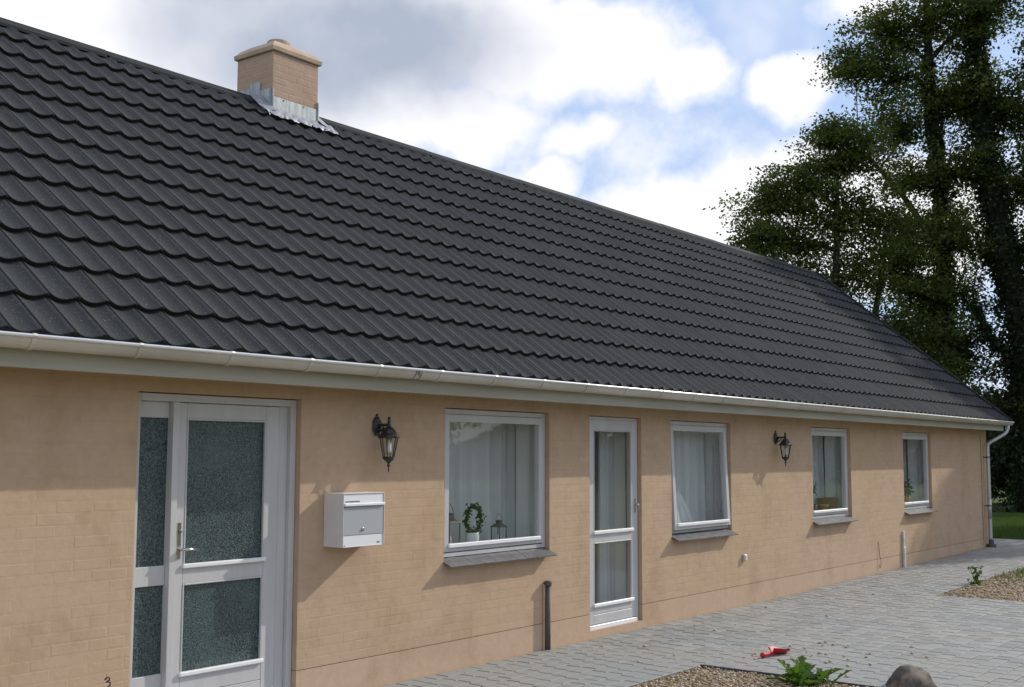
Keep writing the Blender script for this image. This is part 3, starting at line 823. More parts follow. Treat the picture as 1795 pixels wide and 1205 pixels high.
for j in range(NYs + 1):
    for i in range(NXs + 1):
        t = i / NXs; x = sx0 + (sx1 - sx0) * t; q = j / NYs
        s = ss0 + .03 - (.175 + .014 * math.sin(x * 31.0) + .010 * math.sin(x * 73)) * q
        h = .058 + .004 * math.sin(x * 2 * PI / WV + 1.0) * q + .0022 * math.sin(x * 91 + q * 5) * (.4 + q) + .003 * math.sin(x * 47 + q * 9) - .012 * max(0, q - .86) / .14; m.v.append(tuple(roof_pt(x, s, h)))
for j in range(NYs):
    for i in range(NXs):
        a = j * (NXs + 1) + i; m.f.append((a + 1, a, a + NXs + 1, a + NXs + 2))
m.build('lead_skirt', 'alu_flash', ch, True)
for x0, x1 in ((cx0 - .17, cx0 - .005), (cx1 + .005, cx1 + .17)):
    m = MB(); a = [roof_pt(x0 if x0 < cx0 else x1, ss0 - .05, .045), roof_pt(x1 if x0 < cx0 else x0, ss0 - .05, .075), roof_pt(x1 if x0 < cx0 else x0, ss0 + .30, .075), roof_pt(x0 if x0 < cx0 else x1, ss0 + .30, .045)]
    m.quad(*(a if x0 < cx0 else a[::-1])); m.quad(*[p + Vector((0, 0, -.004)) for p in (a[::-1] if x0 < cx0 else a)]); m.build('side_skirt', 'alu_flash', ch)

# ------------------------------------------------------------------ windows and doors
FY = 0.048                                            # outer face of the frames


def frame_boxes(m, x0, x1, z0, z1, w, y0, y1, wb=None, c=.003):
    wb = w if wb is None else wb
    m.cbox(x0, x0 + w, y0, y1, z0, z1, c).cbox(x1 - w, x1, y0, y1, z0, z1, c)
    m.cbox(x0 + w + .0006, x1 - w - .0006, y0 + .0008, y1, z1 - w, z1, c).cbox(x0 + w + .0006, x1 - w - .0006, y0 + .0008, y1, z0, z0 + wb, c)


def pane_box(x0, x1, z0, z1, y): return MB().box(x0, x1, y, y + .006, z0, z1)


def make_window(key, tilt=0.0, lab=None):
    x0, x1, z0, z1 = OPEN[key]
    m = MB(); frame_boxes(m, x0 + .004, x1 - .004, z0 + .008, z1 - .006, .045, FY, FY + .155, .035)
    w = m.build('window', 'white_paint', house)
    if lab: w['label'] = lab
    a, b, c, d = x0 + .046, x1 - .046, z0 + .048, z1 - .050
    m = MB(); frame_boxes(m, a + .004, b - .004, c + .004, d - .003, .062, FY - .008, FY + .06, .062)
    parts = [m.build('sash', 'white_paint', w)]
    gx0, gx1, gz0, gz1 = a + .066, b - .066, c + .066, d - .065
    parts.append(pane_box(gx0 - .005, gx1 + .005, gz0 - .005, gz1 + .005, FY + .016).build('pane', 'window_glass', w))
    m = MB(); m.add([(xx, y, z) for xx in (gx0 - .012, gx1 + .012) for y, z in ((FY + .014, gz0 - .006), (FY - .026, gz0 - .018), (FY - .026, gz0 - .030), (FY + .0, gz0 - .030), (FY + .014, gz0 + .016))],
                    [(0, 4, 9, 5), (4, 3, 8, 9), (3, 2, 7, 8), (2, 1, 6, 7), (1, 0, 5, 6), (0, 1, 2, 3, 4), (9, 8, 7, 6, 5)])
    m = MB().cbox(gx0 - .012, gx1 + .012, FY - .026, FY + .012, gz0 - .030, gz0 + .006, .006)
    parts.append(m.build('glazing_bar', 'white_alu', w))
    if tilt:
        piv = Vector((0, FY + .02, d)); M = Matrix.Translation(piv) @ Matrix.Rotation(tilt, 4, 'X') @ Matrix.Translation(-piv)
        for p in parts: p.matrix_world = M @ p.matrix_world
    m = MB().box(x0 + .05, x1 - .05, FY + .10, .43, z0 + .045, z0 + .068).build('window_board', 'white_paint', w)
    # slate sill
    n = 10; L = (x1 - x0 + .012) / n; yb, zb, yf, zf_ = FY + .004, z0 + .004, -.088, z0 - .056
    for k in range(n):
        xa, xb = x0 - .006 + k * L + .0015, x0 - .006 + (k + 1) * L - .0015; j = rng.uniform(-.0015, .0015); j2 = rng.uniform(-.003, .003)
        q = [(xa, yf + j2, zf_ + j), (xb, yf + j2, zf_ - j), (xb, yb, zb - j), (xa, yb, zb + j)]; lo = [(x, y, z - .009) for x, y, z in q]
        MB().add(q + lo, [(0, 1, 2, 3), (7, 6, 5, 4)] + [(i, i + 4, (i + 1) % 4 + 4, (i + 1) % 4) for i in range(4)]).build('slate', 'slate', w)
    xa, xb = x0 + .002, x1 - .002
    MB().add([(xa, .004, zf_ + .022), (xb, .004, zf_ + .022), (xb, yb + .12, zb - .012), (xa, yb + .12, zb - .012), (xa, .004, z0 - .052), (xb, .004, z0 - .052), (xb, yb + .12, z0 - .052), (xa, yb + .12, z0 - .052)],
             [(0, 1, 2, 3), (7, 6, 5, 4), (0, 4, 5, 1), (1, 5, 6, 2), (2, 6, 7, 3), (3, 7, 4, 0)]).build('mortar_bed', 'limewash_joint', w)
    return w


make_window('w1'); make_window('w2', -math.radians(2.6), 'window with its sash pushed out at the bottom'); make_window('w3'); make_window('w4')

# front door with side light
x0, x1, z0, z1 = OPEN['front_door']; y0, y1 = FY, FY + .11
m = MB(); m.cbox(x0 + .003, x0 + .052, y0, y1, z0 - .02, z1 - .006, .003).cbox(x1 - .055, x1 - .003, y0, y1, z0 - .02, z1 - .006, .003)
m.cbox(x0 + .0526, x1 - .0556, y0 + .001, y1, z1 - .056, z1 - .006, .003)
m.cbox(4.797, 4.848, y0 + .0006, y1, z0, z1 - .0566, .003)
m.cbox(x0 + .0526, 4.7964, y0 + .045, y1, z1 - .165, z1 - .0566, .003).cbox(x0 + .0526, 4.7964, y0 + .045, y1, .938, 1.066, .003).cbox(x0 + .0526, 4.7964, y0 + .045, y1, z0, .365, .003)
fr = m.build('door_frame', 'white_paint', house)
for za, zb in ((1.06, z1 - .16), (.36, .945)): pane_box(x0 + .05, 4.80, za, zb, y0 + .062).build('pane', 'obscure_glass', fr)
ly = FY + .030; lx0, lx1, lz0, lz1 = 4.853, 5.742, .115, z1 - .060
m = MB(); m.cbox(lx0, lx0 + .075, ly, ly + .06, lz0, lz1, .0025).cbox(lx1 - .12, lx1, ly, ly + .06, lz0, lz1, .0025)
for za, zb in ((lz1 - .105, lz1), (.935, 1.045), (.21, .335), (lz0, .2065)): m.cbox(lx0 + .0765, lx1 - .1215, ly + .001, ly + .06, za, zb, .0025)
leaf = m.build('front_door', 'white_paint', house); leaf['label'] = 'white door with two panes of obscured glass'
for za, zb in ((1.045, lz1 - .105), (.335, .935)):
    pane_box(lx0 + .07, lx1 - .115, za - .004, zb + .004, ly + .02).build('pane', 'obscure_glass', leaf)
    m = MB(); gx0, gx1 = lx0 + .0765, lx1 - .1215
    m.cbox(gx0, gx0 + .012, ly - .004, ly + .018, za, zb, .003).cbox(gx1 - .012, gx1, ly - .004, ly + .018, za, zb, .003).cbox(gx0 + .0125, gx1 - .0125, ly - .004, ly + .018, zb - .012, zb, .003)
    m.build('glazing_bead', 'white_paint', leaf)
    MB().cbox(gx0 - .012, gx1 + .012, ly - .022, ly + .016, za - .008, za + .022, .006).build('glazing_bar', 'white_alu', leaf)
MB().cbox(lx1 + .003, x1 - .0556, FY + .035, FY + .10, z0, z1 - .0566, .002).build('door_rebate', 'white_paint', fr)
MB().cbox(x0 + .0535, x1 - .056, FY - .02, FY + .13, z0 - .035, lz0 - .012, .004).cbox(lx0 + .01, lx1 - .01, ly - .02, ly - .0005, lz0 - .004, lz0 + .03, .006).build('threshold', 'white_alu', fr)
hp = MB().cbox(4.868, 4.904, ly - .006, ly + .001, 1.10, 1.342, .003).build('lock_plate', 'steel', leaf)
lc = MB().lathe([(.012, 0), (.012, .014), (.009, .016)], 0, 0, 12).build('lock_cylinder', 'dark_steel', leaf); lc.location = (4.886, ly - .006, 1.285); lc.rotation_euler = (PI / 2, 0, 0)
MB().tube([(4.886, ly - .004, 1.165), (4.886, ly - .052, 1.165), (4.894, ly - .060, 1.165), (4.925, ly - .062, 1.167), (5.005, ly - .058, 1.160)], [.010, .010, .010, .009, .008], 10).build('door_handle', 'steel', leaf, True)

# patio door
x0, x1, z0, z1 = OPEN['door2']
m = MB(); m.cbox(x0 + .003, x0 + .040, y0, y1, z0 - .01, z1 - .005, .003).cbox(x1 - .045, x1 - .003, y0, y1, z0 - .01, z1 - .005, .003).cbox(x0 + .0406, x1 - .0456, y0 + .001, y1, z1 - .045, z1 - .005, .003)
fr2 = m.build('door_frame', 'white_paint', house)
MB().cbox(x0 + .041, x1 - .046, FY - .022, FY + .12, z0 - .004, z0 + .040, .005).build('threshold', 'white_alu', fr2)
ly = FY - .006; lx0, lx1, lz0, lz1 = x0 + .030, x1 - .020, z0 + .046, z1 - .038
m = MB(); m.cbox(lx0, lx0 + .105, ly, ly + .055, lz0, lz1, .003).cbox(lx1 - .115, lx1, ly, ly + .055, lz0, lz1, .003)
for za, zb in ((lz1 - .105, lz1), (.925, 1.025), (.216, .305), (lz0, .2125)): m.cbox(lx0 + .1065, lx1 - .1165, ly + .001, ly + .055, za, zb, .003)
d2 = m.build('patio_door', 'white_paint', house); d2['label'] = 'narrow white glazed door with two clear panes'
for za, zb in ((1.025, lz1 - .105), (.305, .925)):
    gx0, gx1 = lx0 + .1065, lx1 - .1165
    pane_box(gx0 - .004, gx1 + .004, za - .004, zb + .004, ly + .022).build('pane', 'window_glass', d2)
    MB().cbox(gx0 - .018, gx1 + .018, ly - .022, ly + .014, za - .018, za + .018, .006).build('glazing_bar', 'white_alu', d2)
    m = MB(); m.cbox(gx0, gx0 + .011, ly - .003, ly + .018, za + .018, zb, .003).cbox(gx1 - .011, gx1, ly - .003, ly + .018, za + .018, zb, .003).cbox(gx0 + .0115, gx1 - .0115, ly - .003, ly + .018, zb - .011, zb, .003); m.build('glazing_bead', 'white_paint', d2)
for z in (2.0, 1.445, .30): MB().cbox(x0 + .016, x0 + .030, ly - .012, ly + .004, z - .065, z - .002, .002).cbox(x0 + .016, x0 + .030, ly - .012, ly + .004, z + .002, z + .055, .002).tube([(x0 + .032, ly - .008, z - .065), (x0 + .032, ly - .008, z + .055)], .007, 8).build('hinge', 'old_metal', d2)
hx_ = lx1 - .055
MB().cbox(hx_ - .014, hx_ + .014, ly - .006, ly, 1.20, 1.34, .002).tube([(hx_, ly - .004, 1.285), (hx_, ly - .045, 1.285), (hx_ + .004, ly - .052, 1.28), (hx_ + .006, ly - .054, 1.22)], [.009, .009, .009, .007], 8).build('door_handle', 'steel', d2)

# ------------------------------------------------------------------ curtains and things on the window boards


def curtain(name, label, x0, x1, z0, z1, y, amp, waves, seed, mat='curtain_cloth', flare=0.0, cat='curtain', group=None, thin=None):
    r = random.Random(seed); nx, nz = max(24, int((x1 - x0) * 90)), 14; m = MB(); ph = [r.uniform(0, 6.28) for _ in range(4)]
    for j in range(nz + 1):
        t = j / nz; z = z1 + (z0 - z1) * t
        for i in range(nx + 1):
            u = i / nx; x = x0 + (x1 - x0) * u
            if thin: x = x0 + (thin(t) - x0) * u
            w_ = math.sin(u * waves * 2 * PI + ph[0]) + .5 * math.sin(u * waves * 4.3 * PI + ph[1] + t * .6) + .35 * math.sin(u * waves * 1.1 * PI + ph[2])
            m.v.append((x + .008 * math.sin(u * waves * 5 + t * 3 + ph[3]) + flare * t * (u - .5), y + amp * w_ * (.55 + .45 * t), z))
    for j in range(nz):
        for i in range(nx):
            a = j * (nx + 1) + i; m.f.append((a, a + nx + 1, a + nx + 2, a + 1))
    o = m.build(name, mat, None, True); return tag(o, label, cat, group)


curtain('curtain', 'sheer white curtain in the window between mailbox and narrow glazed door', 7.40, 9.17, .30, 2.3, .45, .035, 8, 1)
curtain('curtain', 'pale curtain strip hanging behind the narrow glazed door', 10.44, 10.78, .1, 2.3, .36, .03, 4, 2)
curtain('curtain', 'bluish white curtain in the window with the pushed-out sash', 11.39, 12.73, .99, 2.17, .325, .030, 7, 3)
curtain('curtain', 'white curtain gathered to the left in the window with the brown basket', 15.3, 16.8, .3, 2.3, .45, .035, 7, 4, thin=lambda t: 16.70 + .24 * max(0, (t - .25)) ** 1.4)
curtain('curtain', 'dark sheet standing in for the unlit gap in the window nearest the downpipe', 20.47, 20.70, .3, 2.3, .46, .03, 3, 5, 'dark_gap_sheet')  # added dark sheet; its colour gives the shade of the gap beside the curtain
curtain('curtain', 'pale curtain at the left of the window nearest the downpipe', 18.9, 20.45, .3, 2.3, .47, .03, 9, 6)
curtain('bunched_cloth', 'crumpled white sheer cloth at the foot of the curtain behind the pushed-out sash', 11.82, 12.26, .99, 1.38, .235, .016, 2.5, 7, cat='cloth', thin=lambda t: 11.92 + .36 * t)

WB = .925 + .068
# wreath in a white pot
P0 = (8.17, .24, WB)
t = thing('potted_wreath', 'green ivy wreath in a small white pot on the window board', 'plant', P0)
MB().lathe([(.042, WB), (.058, WB + .015), (.066, WB + .07), (.060, WB + .10), (.064, WB + .112), (.056, WB + .112), (.054, WB + .09)], P0[0], P0[1], 20).build('pot', 'glazed_pot', t, True)
ring = [(P0[0] + .02 + .098 * math.sin(a), P0[1], WB + .225 - .118 * math.cos(a)) for a in [2 * PI * i / 24 for i in range(25)]]
MB().tube(ring, .008, 6).build('wire_ring', 'bark', t)


def leaves_at(name, pts, size, mat, parent, seed, up_=0.3, spread=1.0):
    g = np.random.default_rng(seed); C = np.array(pts, float); n = len(C)
    nrm = g.normal(size=(n, 3)) * spread; nrm[:, 2] += up_; nrm /= np.linalg.norm(nrm, axis=1)[:, None]
    a = g.normal(size=(n, 3)); a -= nrm * (a * nrm).sum(1)[:, None]; a /= np.linalg.norm(a, axis=1)[:, None]; b_ = np.cross(nrm, a)
    s = size * g.uniform(.65, 1.3, n)[:, None]
    V = np.stack([C - a * s * .5, C + b_ * s * .30 + nrm * s * .06, C + a * s * .5, C - b_ * s * .30 + nrm * s * .06], 1).reshape(-1, 3)
    if parent is not None: V = V - np.array(parent.get('_o', (0, 0, 0)))
    F = np.arange(4 * n).reshape(-1, 4)
    o = bpy.data.objects.new(name, np_mesh(name, V, F, mat)); COL.objects.link(o)
    if parent is not None: o.parent = parent
    return o


pts = [(p[0] + rng.gauss(0, .016), p[1] + rng.gauss(0, .016), p[2] + rng.gauss(0, .016)) for p in ring for _ in range(14)]
leaves_at('wreath_leaves', pts, .035, 'ivy_green', t, 1)


def lantern(label, x, y, s):
    t = thing('lantern', label, 'lantern', (x, y, WB), 'lanterns on the window board')
    b, h = .055 * s, .15 * s
    m = MB().cbox(x - b, x + b, y - b, y + b, WB, WB + .012 * s, .002)
    for sx in (-1, 1):
        for sy in (-1, 1): m.box(x + sx * b * .92 - .004 * s, x + sx * b * .92 + .004 * s, y + sy * b * .92 - .004 * s, y + sy * b * .92 + .004 * s, WB + .012 * s, WB + h)
    m.build('frame', 'old_metal', t)
    MB().lathe([(b * 1.5, WB + h), (b * 1.5, WB + h + .008), (b * .55, WB + h + .035 * s), (b * .5, WB + h + .055 * s), (b * .62, WB + h + .06 * s), (b * .3, WB + h + .07 * s)], x, y, 4, rot=PI / 4).build('roof', 'old_metal', t)
    MB().tube([(x + b * .9 * math.cos(a), y, WB + h + .03 * s + .10 * s * math.sin(a)) for a in [PI * i / 10 for i in range(11)]], .0025 * s, 5).build('carry_ring', 'old_metal', t)
    MB().lathe([(.018 * s, WB + .012 * s), (.018 * s, WB + .07 * s), (.004 * s, WB + .074 * s)], x, y, 10).build('candle', 'glazed_pot', t)


lantern('larger metal candle lantern at the left edge of the window', 7.86, .25, 1.35)
lantern('small metal candle lantern on the window board right of the wreath', 8.56, .24, .95)
# window with the basket
bx = thing('basket', 'dark brown wicker basket on the window board', 'basket', (16.34, .25, WB))
m = MB().lathe([(.12, WB), (.135, WB + .02), (.165, WB + .17), (.172, WB + .185), (.160, WB + .185), (.125, WB + .02)], 16.34, .27, 28, 1.35, .75)
m.build('weave', 'wicker', bx)
MB().tube([(16.34 + .225 * math.cos(a), .27 + .125 * math.sin(a), WB + .185) for a in [2 * PI * i / 28 for i in range(29)]], .012, 6).build('rim', 'wicker', bx, True)
pt = thing('flower_pot', 'small yellow clay pot in front of the brown basket', 'pot', (15.98, .17, WB))
MB().lathe([(.035, WB), (.055, WB + .09), (.060, WB + .09), (.062, WB + .115), (.054, WB + .115), (.050, WB + .09)], 15.98, .17, 18).build('clay', 'terracotta', pt, True)
MB().lathe([(.05, WB + .095), (.05, WB + .10)], 15.98, .17, 12).build('soil', 'pot_soil', pt)
sp = thing('spiky_plant', 'spiky dark houseplant at the left of the window with the basket', 'plant', (15.80, .27, WB))
MB().lathe([(.05, WB), (.07, WB + .12), (.065, WB + .12), (.06, WB + .1)], 15.80, .27, 16).build('pot', 'wicker', sp, True)
MB().tube([(15.80, .27, WB + .08), (15.81, .27, WB + .27)], .012, 6).build('stem', 'bark', sp)
m = MB()
for k in range(26):
    a = rng.uniform(0, 2 * PI); el = rng.uniform(-.1, 1.25); L = rng.uniform(.16, .26); c = Vector((15.81, .27, WB + .27))
    d_ = Vector((math.cos(a) * math.cos(el), .5 * math.sin(a) * math.cos(el), math.sin(el))); p1 = c + d_ * L * .55; p2 = c + d_ * L + Vector((0, 0, -.07 * math.cos(el)))
    sd2 = d_.cross(Vector((0, 0, 1))).normalized() * .008
    m.add([c - sd2 * .5, c + sd2 * .5, p1 + sd2, p1 - sd2, p2], [(0, 1, 2, 3), (3, 2, 4)])
m.build('leaves', 'ivy_leaf', sp)
fp = thing('flowering_plant', 'dark potted plant with red flowers in the window nearest the downpipe', 'plant', (19.66, .26, WB))
MB().lathe([(.05, WB), (.075, WB + .13), (.07, WB + .13), (.065, WB + .1)], 19.66, .26, 16).build('pot', 'terracotta', fp, True)
leaves_at('leaves', [(19.68 + rng.gauss(0, .11), .26 + rng.gauss(0, .04), WB + .16 + abs(rng.gauss(0, .09))) for _ in range(170)], .06, 'ivy_leaf', fp, 8)
leaves_at('flowers', [(19.60 + rng.gauss(0, .04), .26 + rng.gauss(0, .03), WB + .30 + rng.gauss(0, .04)) for _ in range(40)], .035, 'red_flower', fp, 9)

# ------------------------------------------------------------------ things on the wall
mx0, mx1, mz0, mz1, md = 6.125, 6.562, 1.114, 1.512, .212
mb = thing('mailbox', 'white metal mailbox with grey locked door hung beside the front door', 'mailbox', (mx0, 0, mz0))
e = .006
m = MB().cbox(mx0, mx0 + e, -md, -.003, mz0, mz1, .0015).cbox(mx1 - e, mx1, -md, -.003, mz0, mz1, .0015).cbox(mx0 + e + .0003, mx1 - e - .0003, -md, -.003, mz1 - e, mz1, .0015).cbox(mx0 + e + .0003, mx1 - e - .0003, -md + .004, -.003, mz0, mz0 + e, .0015).box(mx0 + e, mx1 - e, -.012, -.004, mz0 + e, mz1 - e)
m.build('box', 'mail_body', mb)
MB().cbox(mx0 + .008, mx1 - .008, -md + .006, -md + .014, mz1 - .085, mz1 - .008, .0015).build('slot_flap', 'mail_front', mb)
MB().cbox(mx0 + .004, mx1 - .002, -md - .014, -md + .006, mz1 - .098, mz1 - .074, .006).build('flap_lip', 'mail_front', mb)
MB().cbox(mx0 + .010, mx1 - .010, -md + .004, -md + .012, mz0 + .088, mz1 - .102, .0015).build('door_panel', 'mail_grey', mb)
MB().cbox(mx0 + .008, mx1 - .008, -md + .007, -md + .014, mz0 + .005, mz0 + .086, .0015).build('lower_panel', 'mail_front', mb)
lk = MB().lathe([(.013, 0), (.013, .006), (.009, .009), (.004, .009)], 0, 0, 16).build('lock', 'steel', mb); lk.location = Vector(((mx0 + mx1) / 2 - .012, -md + .004, mz0 + .128)) - Vector(mb['_o']); lk.rotation_euler = (PI / 2, 0, 0)
m = MB(); x = mx0 + .022; r9 = random.Random(2)
while x < mx0 + .165:
    L = r9.choice((.004, .006, .007)); m.box(x, x + L, -md + .0045, -md + .0058, mz1 - .067 + r9.uniform(0, .001), mz1 - .060 + r9.uniform(0, .002)); x += L + .0022 + (.006 if r9.random() < .14 else 0)
m.build('print', 'print_black', mb)
MB().box(mx1 - .075, mx1 - .045, -md + .0055, -md + .0068, mz0 + .020, mz0 + .028).build('badge', 'print_black', mb)
MB().box(mx0 + .012, mx0 + .030, -md + .0055, -md + .0068, mz0 + .010, mz0 + .015).build('badge', 'print_black', mb)


def wall_lamp(label, x, zc):
    """zc: height of the roof eave of the lantern"""
    t = thing('wall_lamp', label, 'lamp', (x, 0, zc), 'lanterns on the wall')
    yl = -.140
    # octagonal back plate
    pl = zc + .085
    m = MB(); R_ = ((.0, -.004), (.9, -.004), (1, -.010), (.8, -.022), (.42, -.032), (.2, -.034))
    rings = []
    for r, y in R_[1:]:
        rings.append([(x + .055 * r * math.cos(a), y, pl + .082 * r * math.sin(a)) for a in [2 * PI * (i + .5) / 8 for i in range(8)]])
    vs = [p for q in rings for p in q]; fs = [tuple(range(len(vs) - 8, len(vs)))]
    for i in range(len(rings) - 1): fs += [(i * 8 + k, i * 8 + (k + 1) % 8, i * 8 + 8 + (k + 1) % 8, i * 8 + 8 + k) for k in range(8)]
    m.add(vs, fs).lathe([(.004, pl + .078), (.010, pl + .088), (.004, pl + .098)], x, -.010, 8).build('back_plate', 'black_iron', t)
    m = MB().tube([(x, -.025, pl - .005), (x, -.06, pl + .008), (x, yl + .01, pl + .010)], [.020, .013, .012], 10)
    m.tube([(x, -.03, pl - .04), (x, -.06, pl - .035), (x, -.085, pl - .01)], [.010, .008, .008], 8)
    m.lathe([(.016, zc + .072), (.018, zc + .085), (.012, zc + .10), (.015, zc + .118), (.010, zc + .132), (.013, zc + .142), (.011, zc + .152), (.004, zc + .158)], x, yl, 12)
    m.build('arm', 'black_iron', t, True)
    # hexagonal hood
    m = MB(); m.lathe([(.086, zc - .010), (.092, zc - .004), (.090, zc + .003), (.066, zc + .026), (.048, zc + .056), (.030, zc + .074), (.014, zc + .082)], x, yl, 6, rot=PI / 6)
    m.build('hood', 'black_iron', t)
    rt_, rb = .073, .044; zt, zb = zc - .008, zc - .158
    m = MB()
    for k in range(6):
        a = 2 * PI * k / 6 + PI / 6
        m.tube([(x + rt_ * math.cos(a), yl + rt_ * math.sin(a), zt), (x + rb * math.cos(a), yl + rb * math.sin(a), zb)], .0048, 5)
    m.lathe([(rb + .006, zb - .008), (rb + .007, zb + .004), (rb - .006, zb + .004)], x, yl, 6, rot=PI / 6)
    m.build('cage', 'black_iron', t)
    for k in range(6):
        a0, a1 = 2 * PI * k / 6 + PI / 6, 2 * PI * (k + 1) / 6 + PI / 6; f = .97
        MB().quad((x + rt_ * f * math.cos(a0), yl + rt_ * f * math.sin(a0), zt), (x + rt_ * f * math.cos(a1), yl + rt_ * f * math.sin(a1), zt), (x + rb * f * math.cos(a1), yl + rb * f * math.sin(a1), zb), (x + rb * f * math.cos(a0), yl + rb * f * math.sin(a0), zb)).build('pane', 'lamp_glass', t)
    MB().lathe([(rb + .004, zb - .008), (rb - .004, zb - .020), (.022, zb - .034), (.012, zb - .046), (.007, zb - .054), (.013, zb - .062), (.012, zb - .070), (.005, zb - .078), (.006, zb - .098), (.003, zb - .118)], x, yl, 10).build('finial', 'black_iron', t, True)
    MB().lathe([(.014, zt), (.014, zt - .03), (.021, zt - .035), (.023, zt - .10), (.018, zt - .118), (.006, zt - .122)], x, yl, 14).build('bulb', 'bulb_white', t, True)


wall_lamp('black coach lantern on the wall above the white mailbox', 6.675, 1.938)
wall_lamp('black coach lantern on the wall between the two windows with plants', 14.02, 1.938)

m = thing('iron_standpipe', 'rusty dark iron pipe standing upright at the wall beside the narrow glazed door', 'pipe', (8.955, -.035, 0))
MB().tube([(8.955, -.035, -.04), (8.955, -.035, .20), (8.957, -.035, .60)], [.027, .026, .025], 12).build('pipe', 'rust_iron', m, True)
MB().lathe([(.033, .585), (.036, .592), (.036, .618), (.030, .630), (.012, .633)], 8.957, -.035, 12).build('cap', 'rust_iron', m)
MB().cbox(8.915, 8.935, -.02, -.001, .0, .60, .003).build('wall_batten', 'plinth_render', m)
zq = zg(18.66)
m = thing('cable_cover', 'short pale grey cable cover strip standing against the wall under the last window', 'cable cover', (18.67, -.02, zq))
MB().cbox(18.640, 18.705, -.042, -.002, zq - .02, .36, .006).build('lower_strip', 'pole_plastic', m)
MB().cbox(18.648, 18.697, -.034, -.002, .355, .605, .005).build('upper_strip', 'pole_plastic', m)
so = thing('socket_box', 'small white outdoor socket box low on the wall', 'socket', (13.065, 0, .53))
MB().cbox(13.03, 13.10, -.035, -.002, .53, .605, .006).build('housing', 'white_paint', so)
MB().cbox(13.036, 13.094, -.042, -.0355, .536, .600, .003).build('cover', 'pole_plastic', so)
wr = MB().tube([(17.60, -.004, .50), (17.605, -.010, .44), (17.615, -.012, .36), (17.612, -.014, .30), (17.625, -.030, .22), (17.615, -.03, .14), (17.600, -.02, .10), (17.595, -.012, .16)], .004, 6).build('loose_wire', 'rust_iron', None, True)
tag(wr, 'short rusty wire end dangling from the wall near the pale cable cover', 'wire')
# rusty garden ornament whose curled tip shows at the lower edge of the picture
og = thing('garden_ornament', 'rusty wire garden ornament with a curled tip left of the front door', 'ornament', (4.197, -.2, 0))
MB().tube([(4.197, -.2, -.05), (4.197, -.2, .30), (4.193, -.2, .40)], .005, 6).build('stake', 'rust_iron', og)
MB().tube([(4.193, -.2, .40), (4.215, -.2, .412), (4.220, -.2, .428), (4.205, -.2, .436), (4.190, -.2, .434), (4.212, -.2, .446), (4.212, -.2, .458), (4.196, -.2, .464), (4.180, -.2, .452)], .0055, 6).build('curl', 'rust_iron', og, True)

# ------------------------------------------------------------------ things on the ground
# red toy shovel
sv = thing('toy_shovel', 'red plastic toy shovel lying on the grey paving', 'toy shovel', (9.95, -1.82, 0))
A = Vector((9.79, -1.795, .0)); D_ = (Vector((10.20, -1.835, 0)) - A).normalized(); W_ = Vector((-D_.y, D_.x, 0))
q = lambda s, w, z: tuple(A + D_ * s + W_ * w + Vector((0, 0, z)))
MB().tube([q(-.012, 0, .026), q(.0, 0, .026), q(.03, 0, .026), q(.045, 0, .026), q(.13, 0, .024), q(.17, 0, .026)], [.014, .024, .024, .015, .014, .016], 10).build('handle', 'red_plastic', sv, True)
m = MB(); n = 9; rows = [(.165, .018, .026), (.20, .060, .022), (.25, .080, .014), (.32, .082, .012), (.38, .066, .012), (.425, .018, .014)]
for s, w, zz_ in rows:
    for i in range(n): u = -1 + 2 * i / (n - 1); m.v.append(q(s, w * u, zz_ + .046 * abs(u) ** 2.0 * (1 if s < .33 else .6 if s < .4 else .1)))
nv = len(m.v)
for r in range(len(rows) - 1):
    for i in range(n - 1): a = r * n + i; m.f.append((a, a + 1, a + n + 1, a + n))
m.v += [(x, y, z - .005) for x, y, z in m.v]; m.f += [tuple(i + nv for i in f)[::-1] for f in m.f]
m.build('scoop', 'red_plastic', sv, True)

# thistle-like weed at the edge of the gravel
wd = thing('broad_leaf_weed', 'bushy green broad-leaved weed growing at the gravel edge beside the round stone', 'weed', (8.90, -2.585, -.01))
for k in range(36):
    a = 2 * PI * k / 36 * 5.0 + rng.uniform(-.3, .3); el = rng.uniform(.25, 1.25); L = rng.uniform(.13, .24) * (1.1 if el > .8 else 1); c = Vector((8.90 + rng.gauss(0, .06), -2.585 + rng.gauss(0, .07), -.01)); m = MB(); n = 9
    dh = Vector((math.cos(a), math.sin(a), 0)); sd3 = Vector((-dh.y, dh.x, 0))
    for i in range(n + 1):
        u = i / n; wv_ = .038 * math.sin(PI * min(1, u * .9 + .08)) ** .8 * (1 + .45 * (1 if i % 2 else -1)) * (1 if u < .95 else .3)
        c0 = c + dh * (L * u * math.cos(el) + .05 * u * u) + Vector((0, 0, L * (u * math.sin(el) - .32 * u * u * math.cos(el)) + .01))
        tw = sd3 * wv_ + Vector((0, 0, .012 * abs(math.sin(i * 2.1)) + wv_ * .35)); tw2 = -sd3 * wv_ + Vector((0, 0, .012 * abs(math.sin(i * 1.7)) + wv_ * .35))
        m.v += [tuple(c0 + tw), tuple(c0), tuple(c0 + tw2)]
    for i in range(n): a_ = i * 3; m.f += [(a_, a_ + 1, a_ + 4, a_ + 3), (a_ + 1, a_ + 2, a_ + 5, a_ + 4)]
    m.build('leaf', 'weed_leaf', wd)
